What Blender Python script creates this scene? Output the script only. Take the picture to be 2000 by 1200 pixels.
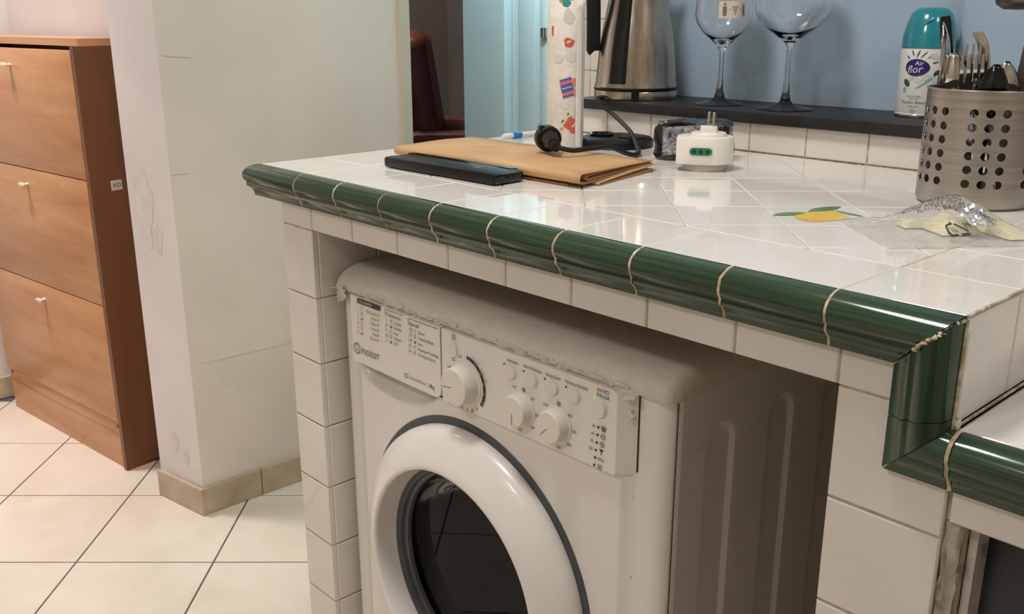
import bpy, bmesh, math, random
from mathutils import Vector, Matrix, noise
random.seed(7)
C = bpy.context.scene.collection
for o in list(bpy.data.objects): bpy.data.objects.remove(o)
PI = math.pi
H = 1.0                                   # height of the tiled counter top

# ------------------------------------------------------------------ camera
YAW, PITCH, ROLL = 0.8244, 0.2945, -0.0019
cy_, sy_, cp_, sp_ = math.cos(YAW), math.sin(YAW), math.cos(PITCH), math.sin(PITCH)
fwd = Vector((-sy_*cp_, cy_*cp_, -sp_)); rgt = Vector((cy_, sy_, 0)); upv = rgt.cross(fwd)
r2 = math.cos(ROLL)*rgt + math.sin(ROLL)*upv; u2 = -math.sin(ROLL)*rgt + math.cos(ROLL)*upv
cd = bpy.data.cameras.new('camera'); cam = bpy.data.objects.new('camera', cd); C.objects.link(cam)
M = Matrix((r2, u2, -fwd)).transposed().to_4x4(); M.translation = (1.157, -0.6898, 0.2081 + H)
cam.matrix_world = M
cd.sensor_width = 36; cd.lens = 1881/2000*36; cd.clip_start = .02
bpy.context.scene.camera = cam

# ------------------------------------------------------------------ world, lamps, exposure
w = bpy.data.worlds.new('world'); bpy.context.scene.world = w; w.use_nodes = True
w.node_tree.nodes['Background'].inputs[0].default_value = (.9, .85, .8, 1)
w.node_tree.nodes['Background'].inputs[1].default_value = .05
vs = bpy.context.scene.view_settings
vs.view_transform = 'Standard'; vs.look = 'None'; vs.gamma = 1; vs.use_curve_mapping = False
vs.exposure = 0.4

def area(name, loc, aim, size, power, col, shape='DISK', sy=None):
    l = bpy.data.lights.new(name, 'AREA'); l.energy = power; l.color = col; l.shape = shape; l.size = size
    if sy: l.size_y = sy
    o = bpy.data.objects.new(name, l); C.objects.link(o); o.location = loc
    o.rotation_euler = (Vector(aim)-Vector(loc)).to_track_quat('-Z', 'Y').to_euler()
    return o
WARM = (1, .95, .89)
for i in range(4):                        # a bar of four kitchen spots to the right
    area('kitchen_spot', (1.62 + .09*i, .20 - .10*i, 2.42), (.3, .3, 1.0), .07, 1.1, WARM)
area('ceiling_lamp', (.3, -.25, 2.45), (.3, -.2, 0), .35, 11.5, (1, .96, .92))
area('rear_fill_light', (.5, -1.9, 2.55), (.5, -1.6, 0), .4, 9, (1, .97, .96))  # unseen fill added behind the camera to brighten the front faces
area('hall_lamp', (-1.75, -.32, 2.62), (-1.75, -.32, 0), .35, 10.5, (1, .95, .94)).data.spread = math.radians(100)
area('cool_corridor_lamp', (-.62, 1.06, 1.9), (-.82, 2.06, 1.9), .25, 13, (.66, .93, 1))
area('dark_room_fill', (-3.4, 2.2, 2.6), (-3.2, 2.6, 0), .3, 26, (1, .92, .85))  # unseen light added to lift the dark room out of black

# ------------------------------------------------------------------ materials
def lin(c):
    c /= 255
    return c/12.92 if c <= .04045 else ((c+.055)/1.055)**2.4
def S(r, g, b): return (lin(r), lin(g), lin(b), 1)
def mat(name, col, rough=.5, metal=0, coat=0, spec=None, alpha=None, trans=0, ior=None):
    m = bpy.data.materials.new(name); m.use_nodes = True
    p = m.node_tree.nodes['Principled BSDF']
    p.inputs['Base Color'].default_value = col; p.inputs['Roughness'].default_value = rough
    p.inputs['Metallic'].default_value = metal; p.inputs['Coat Weight'].default_value = coat
    p.inputs['Transmission Weight'].default_value = trans
    if spec is not None: p.inputs['Specular IOR Level'].default_value = spec
    if ior: p.inputs['IOR'].default_value = ior
    return m
def nd(m, t, **kw):
    n = m.node_tree.nodes.new(t)
    for k, v in kw.items():
        if k in n.inputs: n.inputs[k].default_value = v
        else: setattr(n, k, v)
    return n
def lk(m, a, b): m.node_tree.links.new(a, b)
def P(m): return m.node_tree.nodes['Principled BSDF']
def coords(m, scale=(1, 1, 1), rot=(0, 0, 0), kind='Object'):
    t = nd(m, 'ShaderNodeTexCoord'); mp = nd(m, 'ShaderNodeMapping'); lk(m, t.outputs[kind], mp.inputs[0])
    mp.inputs['Scale'].default_value = scale; mp.inputs['Rotation'].default_value = rot
    return mp.outputs[0]
def world_coords(m, scale=(1, 1, 1)):
    t = nd(m, 'ShaderNodeNewGeometry'); mp = nd(m, 'ShaderNodeMapping'); lk(m, t.outputs['Position'], mp.inputs[0])
    mp.inputs['Scale'].default_value = scale
    return mp.outputs[0]
def ramp(m, fac, stops):
    r = nd(m, 'ShaderNodeValToRGB'); e = r.color_ramp.elements
    while len(e) < len(stops): e.new(.5)
    for el, (p, c) in zip(e, stops): el.position = p; el.color = c
    lk(m, fac, r.inputs[0]); return r.outputs[0]
def bump(m, h, strength=.2, dist=.01):
    b = nd(m, 'ShaderNodeBump'); b.inputs['Strength'].default_value = strength; b.inputs['Distance'].default_value = dist
    lk(m, h, b.inputs['Height']); lk(m, b.outputs[0], P(m).inputs['Normal'])
def noise_mat(name, stops, scale, rough=.5, cscale=(1, 1, 1), detail=4, bmp=0, bdist=.002, metal=0, coat=0, world=True, spec=None, dist=0):
    m = mat(name, stops[0][1], rough, metal, coat, spec)
    co = world_coords(m, cscale) if world else coords(m, cscale)
    n = nd(m, 'ShaderNodeTexNoise', Scale=scale, Detail=detail, Distortion=dist); lk(m, co, n.inputs['Vector'])
    lk(m, ramp(m, n.outputs[0], stops), P(m).inputs['Base Color'])
    if bmp: bump(m, n.outputs[0], bmp, bdist)
    return m

mTile = noise_mat('white_glazed_tile', [(.35, S(228, 222, 213)), (.65, S(236, 231, 224))], 6, .045, bmp=.06, bdist=.004)
mApron = mTile
mGrout = noise_mat('tile_grout', [(.4, S(178, 162, 138)), (.6, S(202, 188, 166))], 60, .9, bmp=.3)
mTrimGrout = noise_mat('pale_grout', [(.45, S(168, 152, 124)), (.6, S(214, 203, 180))], 90, .9, bmp=.3)
mDirtyGrout = noise_mat('crumbling_mortar', [(.30, S(150, 138, 120)), (.45, S(206, 198, 184)), (.7, S(224, 218, 206))], 55, .95, bmp=1, bdist=.004)
def green(name, cs):
    m = mat(name, S(38, 66, 48), .13)
    n = nd(m, 'ShaderNodeTexNoise', Scale=1.0, Detail=5, Roughness=.65); lk(m, world_coords(m, cs), n.inputs['Vector'])
    lk(m, ramp(m, n.outputs[0], [(.28, S(32, 50, 37)), (.46, S(43, 66, 47)), (.60, S(52, 76, 55)), (.78, S(84, 100, 80))]), P(m).inputs['Base Color'])
    return m
mGreenX = green('green_streaked_glaze', (5, 230, 230))
mGreenZ = green('green_streaked_glaze_upright', (300, 230, 4))
mFloorTile = noise_mat('beige_floor_tile', [(.3, S(226, 209, 190)), (.55, S(234, 220, 203)), (.75, S(239, 228, 213))], 3.2, .22, detail=6, dist=1.2)
mFloorGrout = mat('grey_floor_grout', S(92, 92, 94), .9)
mSkirt = noise_mat('beige_skirting_tile', [(.3, S(176, 156, 130)), (.7, S(204, 186, 160))], 14, .3, detail=6)
def plaster(name, c, dirt=None):
    m = mat(name, S(*c), .75)
    n = nd(m, 'ShaderNodeTexNoise', Scale=2.5, Detail=6); lk(m, world_coords(m), n.inputs['Vector'])
    d = tuple(x*.94 for x in c)
    lk(m, ramp(m, n.outputs[0], [(.3, S(*d)), (.6, S(*c))]), P(m).inputs['Base Color'])
    n2 = nd(m, 'ShaderNodeTexNoise', Scale=180, Detail=2); lk(m, world_coords(m), n2.inputs['Vector'])
    bump(m, n2.outputs[0], .08, .002)
    return m
mWall = plaster('white_wall_paint', (236, 225, 211))
mPink = plaster('off_white_hall_paint', (234, 226, 224))
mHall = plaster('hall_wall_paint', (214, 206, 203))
mBlue = plaster('pale_blue_wall_paint', (164, 186, 206))
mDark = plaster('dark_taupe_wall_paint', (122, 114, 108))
mCyan = plaster('white_door_paint', (206, 222, 224))
mJamb = plaster('cream_door_casing', (214, 204, 182))
mCeil = mat('ceiling_white', S(235, 230, 222), .9)
def wood(name):
    m = mat(name, S(186, 122, 72), .32, coat=.15)
    n = nd(m, 'ShaderNodeTexNoise', Scale=1.0, Detail=6, Roughness=.6, Distortion=.4); lk(m, coords(m, (2.2, 2, 16)), n.inputs['Vector'])
    n2 = nd(m, 'ShaderNodeTexNoise', Scale=1.0, Detail=2); lk(m, coords(m, (1.5, 1, 7)), n2.inputs['Vector'])
    mx = nd(m, 'ShaderNodeMix', data_type='RGBA', blend_type='MULTIPLY'); mx.inputs[0].default_value = .55
    lk(m, ramp(m, n.outputs[0], [(.3, S(186, 130, 86)), (.5, S(202, 148, 102)), (.7, S(214, 162, 114))]), mx.inputs[6])
    lk(m, ramp(m, n2.outputs[0], [(.4, S(232, 212, 198)), (.6, S(255, 255, 255))]), mx.inputs[7])
    lk(m, mx.outputs[2], P(m).inputs['Base Color'])
    return m
mWood = wood('cherry_wood_veneer')
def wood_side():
    m = mat('shaded_cherry_veneer', S(120, 70, 36), .35)  # same cherry wood, darkened to stand for the shade on this side
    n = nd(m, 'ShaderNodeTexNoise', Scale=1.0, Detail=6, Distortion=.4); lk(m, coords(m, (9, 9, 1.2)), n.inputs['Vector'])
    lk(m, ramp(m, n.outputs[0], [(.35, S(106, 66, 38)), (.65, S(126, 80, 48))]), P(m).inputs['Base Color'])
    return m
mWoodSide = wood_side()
mKnob = mat('pale_knob', S(236, 224, 200), .35)
mMach = noise_mat('white_enamel', [(.3, S(234, 229, 223)), (.7, S(241, 237, 231))], 3, .28, coat=.2)
mMachSide = mat('white_enamel_side', S(232, 229, 227), .38)
def worktop_mat():
    m = mat('dusty_white_worktop', S(224, 217, 207), .45)
    n = nd(m, 'ShaderNodeTexNoise', Scale=38, Detail=9, Roughness=.8, Distortion=.3); lk(m, world_coords(m, (1, 2.2, 2.2)), n.inputs['Vector'])
    lk(m, ramp(m, n.outputs[0], [(.24, S(176, 164, 146)), (.34, S(216, 208, 197)), (.6, S(230, 224, 215))]), P(m).inputs['Base Color'])
    bump(m, n.outputs[0], .15, .003)
    return m
mWorktop = worktop_mat()
mBtn = mat('white_plastic', S(236, 230, 220), .35)
mPrint = mat('dark_grey_print', S(58, 56, 58), .6)
mPrintG = mat('mid_grey_print', S(112, 108, 106), .6)
mWhitePrint = mat('white_print', S(225, 222, 216), .6)
mSlot = mat('dark_gap', S(40, 37, 36), .7)
mSeal = mat('grey_door_seal', S(74, 80, 84), .45)
mGasket = noise_mat('grey_rubber_gasket', [(.3, S(70, 72, 72)), (.7, S(104, 106, 104))], 9, .4)
mDrum = mat('drum_steel', S(66, 66, 66), .35, metal=.9)
mFilm = noise_mat('torn_film_residue', [(.35, S(208, 199, 184)), (.6, S(234, 228, 219))], 120, .35, bmp=.3, detail=2)
mGreenLed = mat('green_led', S(60, 240, 90), .4)
P(mGreenLed).inputs['Emission Color'].default_value = S(80, 255, 110); P(mGreenLed).inputs['Emission Strength'].default_value = .5
mBlack = mat('black_plastic', S(14, 14, 14), .42, spec=.35)
mBlackMatte = mat('black_rubber', S(20, 20, 20), .55)
mBlackGloss = mat('glossy_black_plastic', S(14, 14, 14), .12)
def steel(name, c=(176, 170, 162), rough=.28, cs=(400, 400, 3)):
    m = mat(name, S(*c), rough, metal=1)
    n = nd(m, 'ShaderNodeTexNoise', Scale=1, Detail=3); lk(m, coords(m, cs), n.inputs['Vector'])
    lk(m, ramp(m, n.outputs[0], [(.3, S(*[x*.9 for x in c])), (.7, S(*c))]), P(m).inputs['Base Color'])
    r = nd(m, 'ShaderNodeMapRange'); r.inputs[3].default_value = rough*.8; r.inputs[4].default_value = rough*1.25
    lk(m, n.outputs[0], r.inputs[0]); lk(m, r.outputs[0], P(m).inputs['Roughness'])
    return m
mKettle = steel('brushed_kettle_steel', (196, 186, 172), .24)
mBasket = steel('brushed_basket_steel', (186, 180, 172), .34, (6, 6, 260))
mSteel = mat('polished_cutlery_steel', S(206, 202, 196), .13, metal=1)
mDarkSteel = mat('dark_brushed_steel', S(120, 114, 108), .38, metal=1)
mKraft = noise_mat('kraft_paper', [(.3, S(192, 150, 104)), (.7, S(210, 170, 122))], 14, .75, detail=8, bmp=.2, bdist=.002)
mSlab = noise_mat('black_ledge', [(.4, S(20, 20, 21)), (.72, S(36, 35, 35))], 60, .48, detail=6)
mPaper = noise_mat('kitchen_paper', [(.3, S(232, 226, 214)), (.7, S(242, 237, 227))], 90, .95, bmp=.6, bdist=.002)
def glass(name='clear_glass', col=(1, 1, 1, 1), rough=0):
    m = mat(name, col, rough, trans=1, ior=1.47); return m
mGlass = glass()
mDoorGlass = mat('smoked_door_glass', (.16, .165, .165, 1), 0, trans=1, ior=1.2)
mTeal = noise_mat('teal_plastic_cap', [(.3, S(16, 112, 126)), (.7, S(26, 136, 148))], 8, .18, coat=.5)
mCan = mat('white_can_print', S(232, 232, 230), .3)
mNavy = mat('navy_print', S(34, 30, 104), .35)
mLeaf = mat('dark_green_print', S(44, 72, 62), .4)
mCyanP = mat('cyan_print', S(112, 176, 188), .4)
mPetal = mat('grey_white_print', S(206, 206, 202), .4)
mWhite = mat('white_abs_plastic', S(240, 235, 226), .3)
mSocket = mat('green_plastic', S(22, 122, 92), .35)
mClearGrey = mat('frosted_grey_plastic', S(176, 172, 166), .25, spec=.6)
mRed = mat('red_print', S(214, 96, 80), .8)
mPinkP = mat('pink_print', S(214, 120, 130), .8)
mBlueP = mat('blue_print', S(88, 96, 168), .8)
mOrange = mat('orange_print', S(228, 144, 104), .8)
mTealP = mat('teal_print', S(64, 150, 140), .8)
mCreamP = mat('cream_print', S(240, 214, 176), .8)
mPaleP = mat('faint_grey_print', S(222, 218, 214), .9)
mSheetCore = mat('cardboard_core', S(176, 150, 116), .9)
mLemon = noise_mat('lemon_print', [(.3, S(240, 196, 60)), (.5, S(244, 206, 84)), (.7, S(240, 176, 66))], 30, .12)
mLeafP = noise_mat('leaf_print', [(.3, S(84, 128, 74)), (.7, S(134, 164, 106))], 40, .12)
mStem = mat('stem_print', S(206, 170, 140), .12)
mFoil = noise_mat('black_foil', [(.4, S(16, 16, 17)), (.75, S(34, 34, 36))], 22, .2, bmp=1, bdist=.012, coat=.6)
mFoilSheen = noise_mat('crinkled_grey_sheen', [(.35, S(58, 58, 60)), (.5, S(140, 140, 142)), (.7, S(186, 186, 188))], 55, .3, bmp=1, bdist=.006, dist=2)  # grey streaks painted as the reflection on the black wrapper
mYellow = noise_mat('pale_yellow_foam', [(.3, S(230, 222, 172)), (.7, S(240, 234, 196))], 30, .6)
mSilver = noise_mat('crumpled_silver_foil', [(.4, S(190, 190, 190)), (.6, S(240, 240, 240))], 40, .3, metal=.8, bmp=.6)
mLeather = noise_mat('dark_red_leather', [(.3, S(78, 30, 20)), (.7, S(104, 42, 27))], 12, .5)
mBoard = noise_mat('mottled_black_board', [(.3, S(24, 28, 34)), (.7, S(58, 64, 72))], 5, .35, detail=8, dist=1.5)  # dark slate tones mottled by noise
mChip = mat('chipped_wood', S(120, 84, 60), .8)
mBlueCap = mat('blue_plastic', S(40, 130, 210), .35)
mSticker = mat('white_sticker', S(212, 200, 186), .5)
mTan = mat('raw_wood_strip', S(186, 156, 128), .8)
def film_mat():
    m = bpy.data.materials.new('clear_plastic_film'); m.use_nodes = True
    nt = m.node_tree; nt.nodes.remove(nt.nodes['Principled BSDF']); out = nt.nodes['Material Output']
    t = nd(m, 'ShaderNodeBsdfTransparent'); t.inputs[0].default_value = (.975, .975, .97, 1)
    g = nd(m, 'ShaderNodeBsdfGlossy'); g.inputs['Roughness'].default_value = .06
    f0 = nd(m, 'ShaderNodeFresnel'); f0.inputs[0].default_value = 1.45
    f = nd(m, 'ShaderNodeMath', operation='MULTIPLY'); f.inputs[1].default_value = .45; lk(m, f0.outputs[0], f.inputs[0])
    mx = nd(m, 'ShaderNodeMixShader'); lk(m, f.outputs[0], mx.inputs[0]); lk(m, t.outputs[0], mx.inputs[1]); lk(m, g.outputs[0], mx.inputs[2])
    n = nd(m, 'ShaderNodeTexNoise', Scale=28, Detail=5, Distortion=1.5); lk(m, world_coords(m), n.inputs['Vector'])
    b = nd(m, 'ShaderNodeBump'); b.inputs['Strength'].default_value = .9; b.inputs['Distance'].default_value = .012
    lk(m, n.outputs[0], b.inputs['Height']); lk(m, b.outputs[0], g.inputs['Normal']); lk(m, b.outputs[0], f0.inputs['Normal'])
    df = nd(m, 'ShaderNodeBsdfDiffuse'); df.inputs[0].default_value = (.9, .9, .88, 1)
    m2 = nd(m, 'ShaderNodeMixShader'); m2.inputs[0].default_value = .15; lk(m, mx.outputs[0], m2.inputs[1]); lk(m, df.outputs[0], m2.inputs[2])
    lk(m, m2.outputs[0], out.inputs[0]); return m
mClearFilm = film_mat()

# ------------------------------------------------------------------ mesh helpers
class MB:
    def __init__(s): s.v = []; s.f = []
    def add(s, v, f):
        b = len(s.v); s.v += [Vector(p) for p in v]; s.f += [[i+b for i in q] for q in f]; return s
    def box(s, lo, hi, rot=None, org=None):
        x0, y0, z0 = lo; x1, y1, z1 = hi
        v = [(x0, y0, z0), (x1, y0, z0), (x1, y1, z0), (x0, y1, z0), (x0, y0, z1), (x1, y0, z1), (x1, y1, z1), (x0, y1, z1)]
        return s.add(v, [(0, 3, 2, 1), (4, 5, 6, 7), (0, 1, 5, 4), (1, 2, 6, 5), (2, 3, 7, 6), (3, 0, 4, 7)])
    def cbox(s, lo, hi, c=.002):            # box with every edge rounded a little
        bm = bmesh.new(); bmesh.ops.create_cube(bm, size=1)
        for q in bm.verts: q.co = Vector([lo[i] + (q.co[i]+.5)*(hi[i]-lo[i]) for i in range(3)])
        bmesh.ops.bevel(bm, geom=bm.edges[:], offset=c, segments=2, affect='EDGES', profile=.5)
        bm.verts.index_update()
        s.add([q.co.copy() for q in bm.verts], [[q.index for q in f.verts] for f in bm.faces]); bm.free(); return s
    def lathe(s, prof, n=32, org=(0, 0, 0), a0=0, a1=2*PI, close=True):
        full = abs(a1-a0-2*PI) < 1e-6; m = n if full else n+1; v = []; f = []
        for r, z in prof:
            for i in range(m):
                a = a0+(a1-a0)*i/n; v.append((org[0]+r*math.cos(a), org[1]+r*math.sin(a), org[2]+z))
        for k in range(len(prof)-1):
            for i in range(n):
                j = (i+1) % m
                f.append((k*m+i, k*m+j, (k+1)*m+j, (k+1)*m+i))
        if full and close:
            if prof[0][0] > 1e-5: f.append(list(range(m))[::-1])
            if prof[-1][0] > 1e-5: f.append([(len(prof)-1)*m+i for i in range(m)])
        return s.add(v, f)
    def tube(s, pts, r, n=10, flat=1.0, up=None):
        pts = [Vector(p) for p in pts]; rs = r if isinstance(r, (list, tuple)) else [r]*len(pts)
        v = []; f = []; prev = None
        for i, p in enumerate(pts):
            t = (pts[min(i+1, len(pts)-1)]-pts[max(i-1, 0)]).normalized()
            if prev is None:
                a = Vector(up) if up else (Vector((0, 0, 1)) if abs(t.z) < .9 else Vector((1, 0, 0)))
            else: a = prev
            a = (a - t*a.dot(t)).normalized(); prev = a; b = t.cross(a)
            for k in range(n):
                q = 2*PI*k/n; v.append(p + rs[i]*(math.cos(q)*a*flat + math.sin(q)*b))
        for i in range(len(pts)-1):
            for k in range(n):
                j = (k+1) % n; f.append((i*n+k, i*n+j, (i+1)*n+j, (i+1)*n+k))
        f.append(list(range(n))[::-1]); f.append([(len(pts)-1)*n+k for k in range(n)])
        return s.add(v, f)
    def prism(s, poly, fn0, fn1):            # poly in 2-D swept between two mapping functions
        n = len(poly); v = [fn0(p) for p in poly]+[fn1(p) for p in poly]
        f = [list(range(n))[::-1], list(range(n, 2*n))]+[(i, (i+1) % n, n+(i+1) % n, n+i) for i in range(n)]
        return s.add(v, f)
    def grid(s, fn, nu, nv):
        v = [fn(i/nu, j/nv) for j in range(nv+1) for i in range(nu+1)]
        f = [(j*(nu+1)+i, j*(nu+1)+i+1, (j+1)*(nu+1)+i+1, (j+1)*(nu+1)+i) for j in range(nv) for i in range(nu)]
        return s.add(v, f)
    def mesh(s, name, m, smooth=True, ang=40):
        me = bpy.data.meshes.new(name); me.from_pydata([tuple(p) for p in s.v], [], s.f)
        bm = bmesh.new(); bm.from_mesh(me); bmesh.ops.recalc_face_normals(bm, faces=bm.faces[:]); bm.to_mesh(me); bm.free()
        for k in (m if isinstance(m, (list, tuple)) else [m]): me.materials.append(k)
        if smooth:
            me.polygons.foreach_set('use_smooth', [True]*len(me.polygons)); me.set_sharp_from_angle(angle=math.radians(ang))
        return me
    def build(s, name, m, parent=None, smooth=True, ang=40, **kw):
        return link(name, s.mesh(name, m, smooth, ang), parent, **kw)
def link(name, me, parent=None, loc=None, rot=None, kind=None, label=None):
    o = bpy.data.objects.new(name, me); C.objects.link(o)
    if parent: o.parent = parent
    if loc: o.location = loc
    if rot: o.rotation_euler = rot
    if kind: o['kind'] = kind
    if label: o['label'] = label
    return o
def tag(o, label, cat, group=None):
    o['label'] = label; o['category'] = cat
    if group: o['group'] = group
    return o
def thing(name, label, cat, loc=(0, 0, 0), rz=0, group=None):
    o = bpy.data.objects.new(name, None); C.objects.link(o); o.empty_display_size = .05
    o.location = loc; o.rotation_euler = (0, 0, rz); return tag(o, label, cat, group)
def structure(name, mb, m, smooth=False): return mb.build(name, m, None, smooth, kind='structure')
_txt = {}
def text_geo(t, size, align='LEFT', sx=1.0, bold=0):
    key = (t, align)
    if key not in _txt:
        cu = bpy.data.curves.new('lettering', 'FONT'); cu.body = t; cu.size = 1; cu.align_x = align; cu.resolution_u = 2; cu.offset = 0
        ob = bpy.data.objects.new('lettering', cu); me = bpy.data.meshes.new_from_object(ob)
        _txt[key] = ([v.co.copy() for v in me.vertices], [list(p.vertices) for p in me.polygons])
        bpy.data.objects.remove(ob); bpy.data.curves.remove(cu); bpy.data.meshes.remove(me)
    vs_, fs_ = _txt[key]
    return [(v.x*size*sx, v.y*size) for v in vs_], fs_
def text(mb, t, size, fn, align='LEFT', sx=1.0):
    v, f = text_geo(t, size, align, sx); mb.add([fn(x, y) for x, y in v], f)
def poly(mb, pts, fn): mb.add([fn(x, y) for x, y in pts], [list(range(len(pts)))])
def cpoly(mb, pts, fn, k=4):              # star-shaped print that follows a curved surface
    cx = sum(p[0] for p in pts)/len(pts); cz = sum(p[1] for p in pts)/len(pts); n = len(pts)
    v = [fn(cx+(x-cx)*r/k, cz+(y-cz)*r/k) for r in range(1, k+1) for x, y in pts]+[fn(cx, cz)]
    f = [(k*n, i, (i+1) % n) for i in range(n)]+[(r*n+i, r*n+n+i, r*n+n+(i+1) % n, r*n+(i+1) % n) for r in range(k-1) for i in range(n)]
    mb.add(v, f)
def dens(pts, k=5):
    return [(a[0]+(b[0]-a[0])*i/k, a[1]+(b[1]-a[1])*i/k) for a, b in zip(pts, pts[1:]+pts[:1]) for i in range(k)]
def ell(cx, cy, a, b, rot=0, n=20, a0=0):
    return [(cx+a*math.cos(t)*math.cos(rot)-b*math.sin(t)*math.sin(rot), cy+a*math.cos(t)*math.sin(rot)+b*math.sin(t)*math.cos(rot)) for t in [a0+2*PI*i/n for i in range(n)]]
def ringpoly(mb, cx, cy, r0, r1, fn, a0=0, a1=2*PI, n=28):
    v = []; f = []
    for i in range(n+1):
        a = a0+(a1-a0)*i/n
        v += [fn(cx+r0*math.cos(a), cy+r0*math.sin(a)), fn(cx+r1*math.cos(a), cy+r1*math.sin(a))]
    for i in range(n): f.append((2*i, 2*i+1, 2*i+3, 2*i+2))
    mb.add(v, f)

# tile meshes: chamfered slabs, shared between alike tiles
def chamfer_poly(mb, pts, t, c, fn):
    """prism of a convex polygon (x,y) thick t with a small chamfer c round its face, mapped by fn(x,y,h)"""
    n = len(pts); cx = sum(p[0] for p in pts)/n; cyy = sum(p[1] for p in pts)/n
    ins = []
    for i in range(n):                       # inset polygon
        p0, p1, p2 = [Vector(pts[(i+k-1) % n]) for k in range(3)]
        d1 = (p1-p0).normalized(); d2 = (p2-p1).normalized(); n1 = Vector((-d1.y, d1.x)); n2 = Vector((-d2.y, d2.x))
        k = n1+n2; den = 1+n1.dot(n2); ins.append(p1+k*(c/max(den, .3)))
    v = [fn(x, y, 0) for x, y in pts]+[fn(x, y, t-c*.8) for x, y in pts]+[fn(p.x, p.y, t) for p in ins]
    f = [list(range(n))[::-1], [2*n+i for i in range(n)]]
    for i in range(n):
        j = (i+1) % n; f += [(i, j, n+j, n+i), (n+i, n+j, 2*n+j, 2*n+i)]
    mb.add(v, f)
_tm = {}
def tile_mesh(w_, h_, t=.008, m=None, c=.0012, axis='z'):
    key = (round(w_, 4), round(h_, 4), t, m.name, axis)
    if key not in _tm:
        mb = MB(); a, b = w_/2, h_/2; q = [(-a, -b), (a, -b), (a, b), (-a, b)]
        fn = {'z': lambda x, y, h: (x, y, h-t), '-y': lambda x, y, h: (x, t-h, y), '+x': lambda x, y, h: (h-t, x, y), '-x': lambda x, y, h: (t-h, -x, y)}[axis]
        chamfer_poly(mb, q, t, c, fn); _tm[key] = mb.mesh('tile', m, True, 30)
    return _tm[key]
def jit(a=.003): return random.uniform(-a, a)

# ------------------------------------------------------------------ room shell
fl = structure('floor', MB().box((-2.6, -2.7, -.1), (2.7, 4.6, -.0022)), mFloorGrout)
ud = Vector((.681, .732)); vd = Vector((-.732, .681)); TP = .3215    # tile grid turned 47 degrees
oa, ob = -.572, .639                                                # joints pass through these offsets
ftm = None
cands = []
for i in range(-14, 15):
    for j in range(-14, 15):
        c = ud*(-.731+.3175*(i+.5)) + vd*(.639+.323*(j+.5))
        if -2.3 < c.x < 1.2 and -1.9 < c.y < 1.6 and not (-.05 < c.x and c.y > .15) and not (c.x < -1.3 and c.y > .5): cands.append(c)
mb = MB(); a, b = .3175/2-.0021, .323/2-.0021
chamfer_poly(mb, [(-a, -b), (a, -b), (a, b), (-a, b)], .008, .001, lambda x, y, h: (x, y, h-.008)); ftm = mb.mesh('floor_tile', mFloorTile, True, 30)
for c in cands: link('floor_tile', ftm, fl, (c.x, c.y, 0), (jit(.001), jit(.001), math.atan2(ud.y, ud.x)))
structure('ceiling', MB().box((-2.6, -2.7, 2.7), (2.7, 4.6, 2.8)), mCeil)
structure('wall_front', MB().box((-2.6, -2.75, 0), (2.7, -2.6, 2.7)), mWall)
structure('wall_right', MB().box((2.55, -2.6, 0), (2.7, 4.6, 2.7)), mWall)
structure('wall_hall_left', MB().prism([(-2.145, .275), (-2.19, .27), (-2.5, -2.6), (-2.36, -2.6)][::-1], lambda p: (p[0], p[1], 0), lambda p: (p[0], p[1], 2.7)), mPink)
# hall wall behind the shoe cabinet, turned like it; the pillar with its long right face
structure('wall_hall_back', MB().prism([(-2.2, .262), (-1.13, .388), (-1.13, .52), (-2.6, .52)], lambda p: (p[0], p[1], 0), lambda p: (p[0], p[1], 2.7)), mHall)
pil = [(-.975, .223), (-.975, .876), (-1.13, .876), (-1.13, .40), (-1.149, .190)]
structure('wall_left', MB().prism(pil[::-1], lambda p: (p[0], p[1], 0), lambda p: (p[0], p[1], 2.7)), mWall)
wl = bpy.data.objects['wall_left']
wl.data.materials.append(mPink)
for p in wl.data.polygons:
    if p.normal.y < -.5: p.material_index = 1
# hairline cracks and scuffs of the pillar plaster
mCrack = mat('plaster_crack', S(184, 175, 161), .9); mScuff = noise_mat('scuffed_plaster', [(.3, S(218, 207, 200)), (.7, S(230, 221, 217))], 40, .9)
cr = MB()
def crack(pts, w0):
    for (a0, b0), (a1, b1) in zip(pts, pts[1:]):
        cr.add([(-.9746, a0, b0-w0), (-.9746, a1, b1-w0*.6), (-.9746, a1, b1+w0*.6), (-.9746, a0, b0+w0)], [(0, 1, 2, 3)])
crack([(.231, 1.1247), (.25, 1.1205), (.275, 1.1195), (.298, 1.1173)], .0009)
crack([(.25, .3965), (.31, .394), (.40, .3935), (.50, .3917)], .0006)
crack([(.225, .86), (.27, .859)], .0006)
crack([(.60, 1.25), (.603, 1.15), (.602, 1.05), (.607, .9), (.606, .75)], .0006)
for k in range(4): crack([(.30+k*.018, .335-k*.012), (.308+k*.018, .328-k*.01+jit())], .0008)
crack([(.2255+.001, 1.25), (.2262, 1.0), (.2256, .8), (.2262, .5), (.2256, .15)], .0004)
cr.build('wall_crack', mCrack, wl, False, kind='stuff')
sc = MB()
def pf(x, y): # front face of the pillar
    t = (x+.975)/-.174; return (x, .223-.033*t-.0005, y)
for (cx, cz, ra, rb) in ((-1.09, .62+.15, .035, .09), (-1.05, .70, .02, .035), (-1.075, .17, .018, .028), (-1.03, .14, .012, .02)):
    poly(sc, [(cx+ra*math.cos(t)*(1+.25*math.sin(3*t)), cz+rb*math.sin(t)*(1+.2*math.cos(5*t))) for t in [2*PI*i/22 for i in range(22)]], pf)
sc.build('wall_scuff', mScuff, wl, False, kind='stuff')
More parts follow.
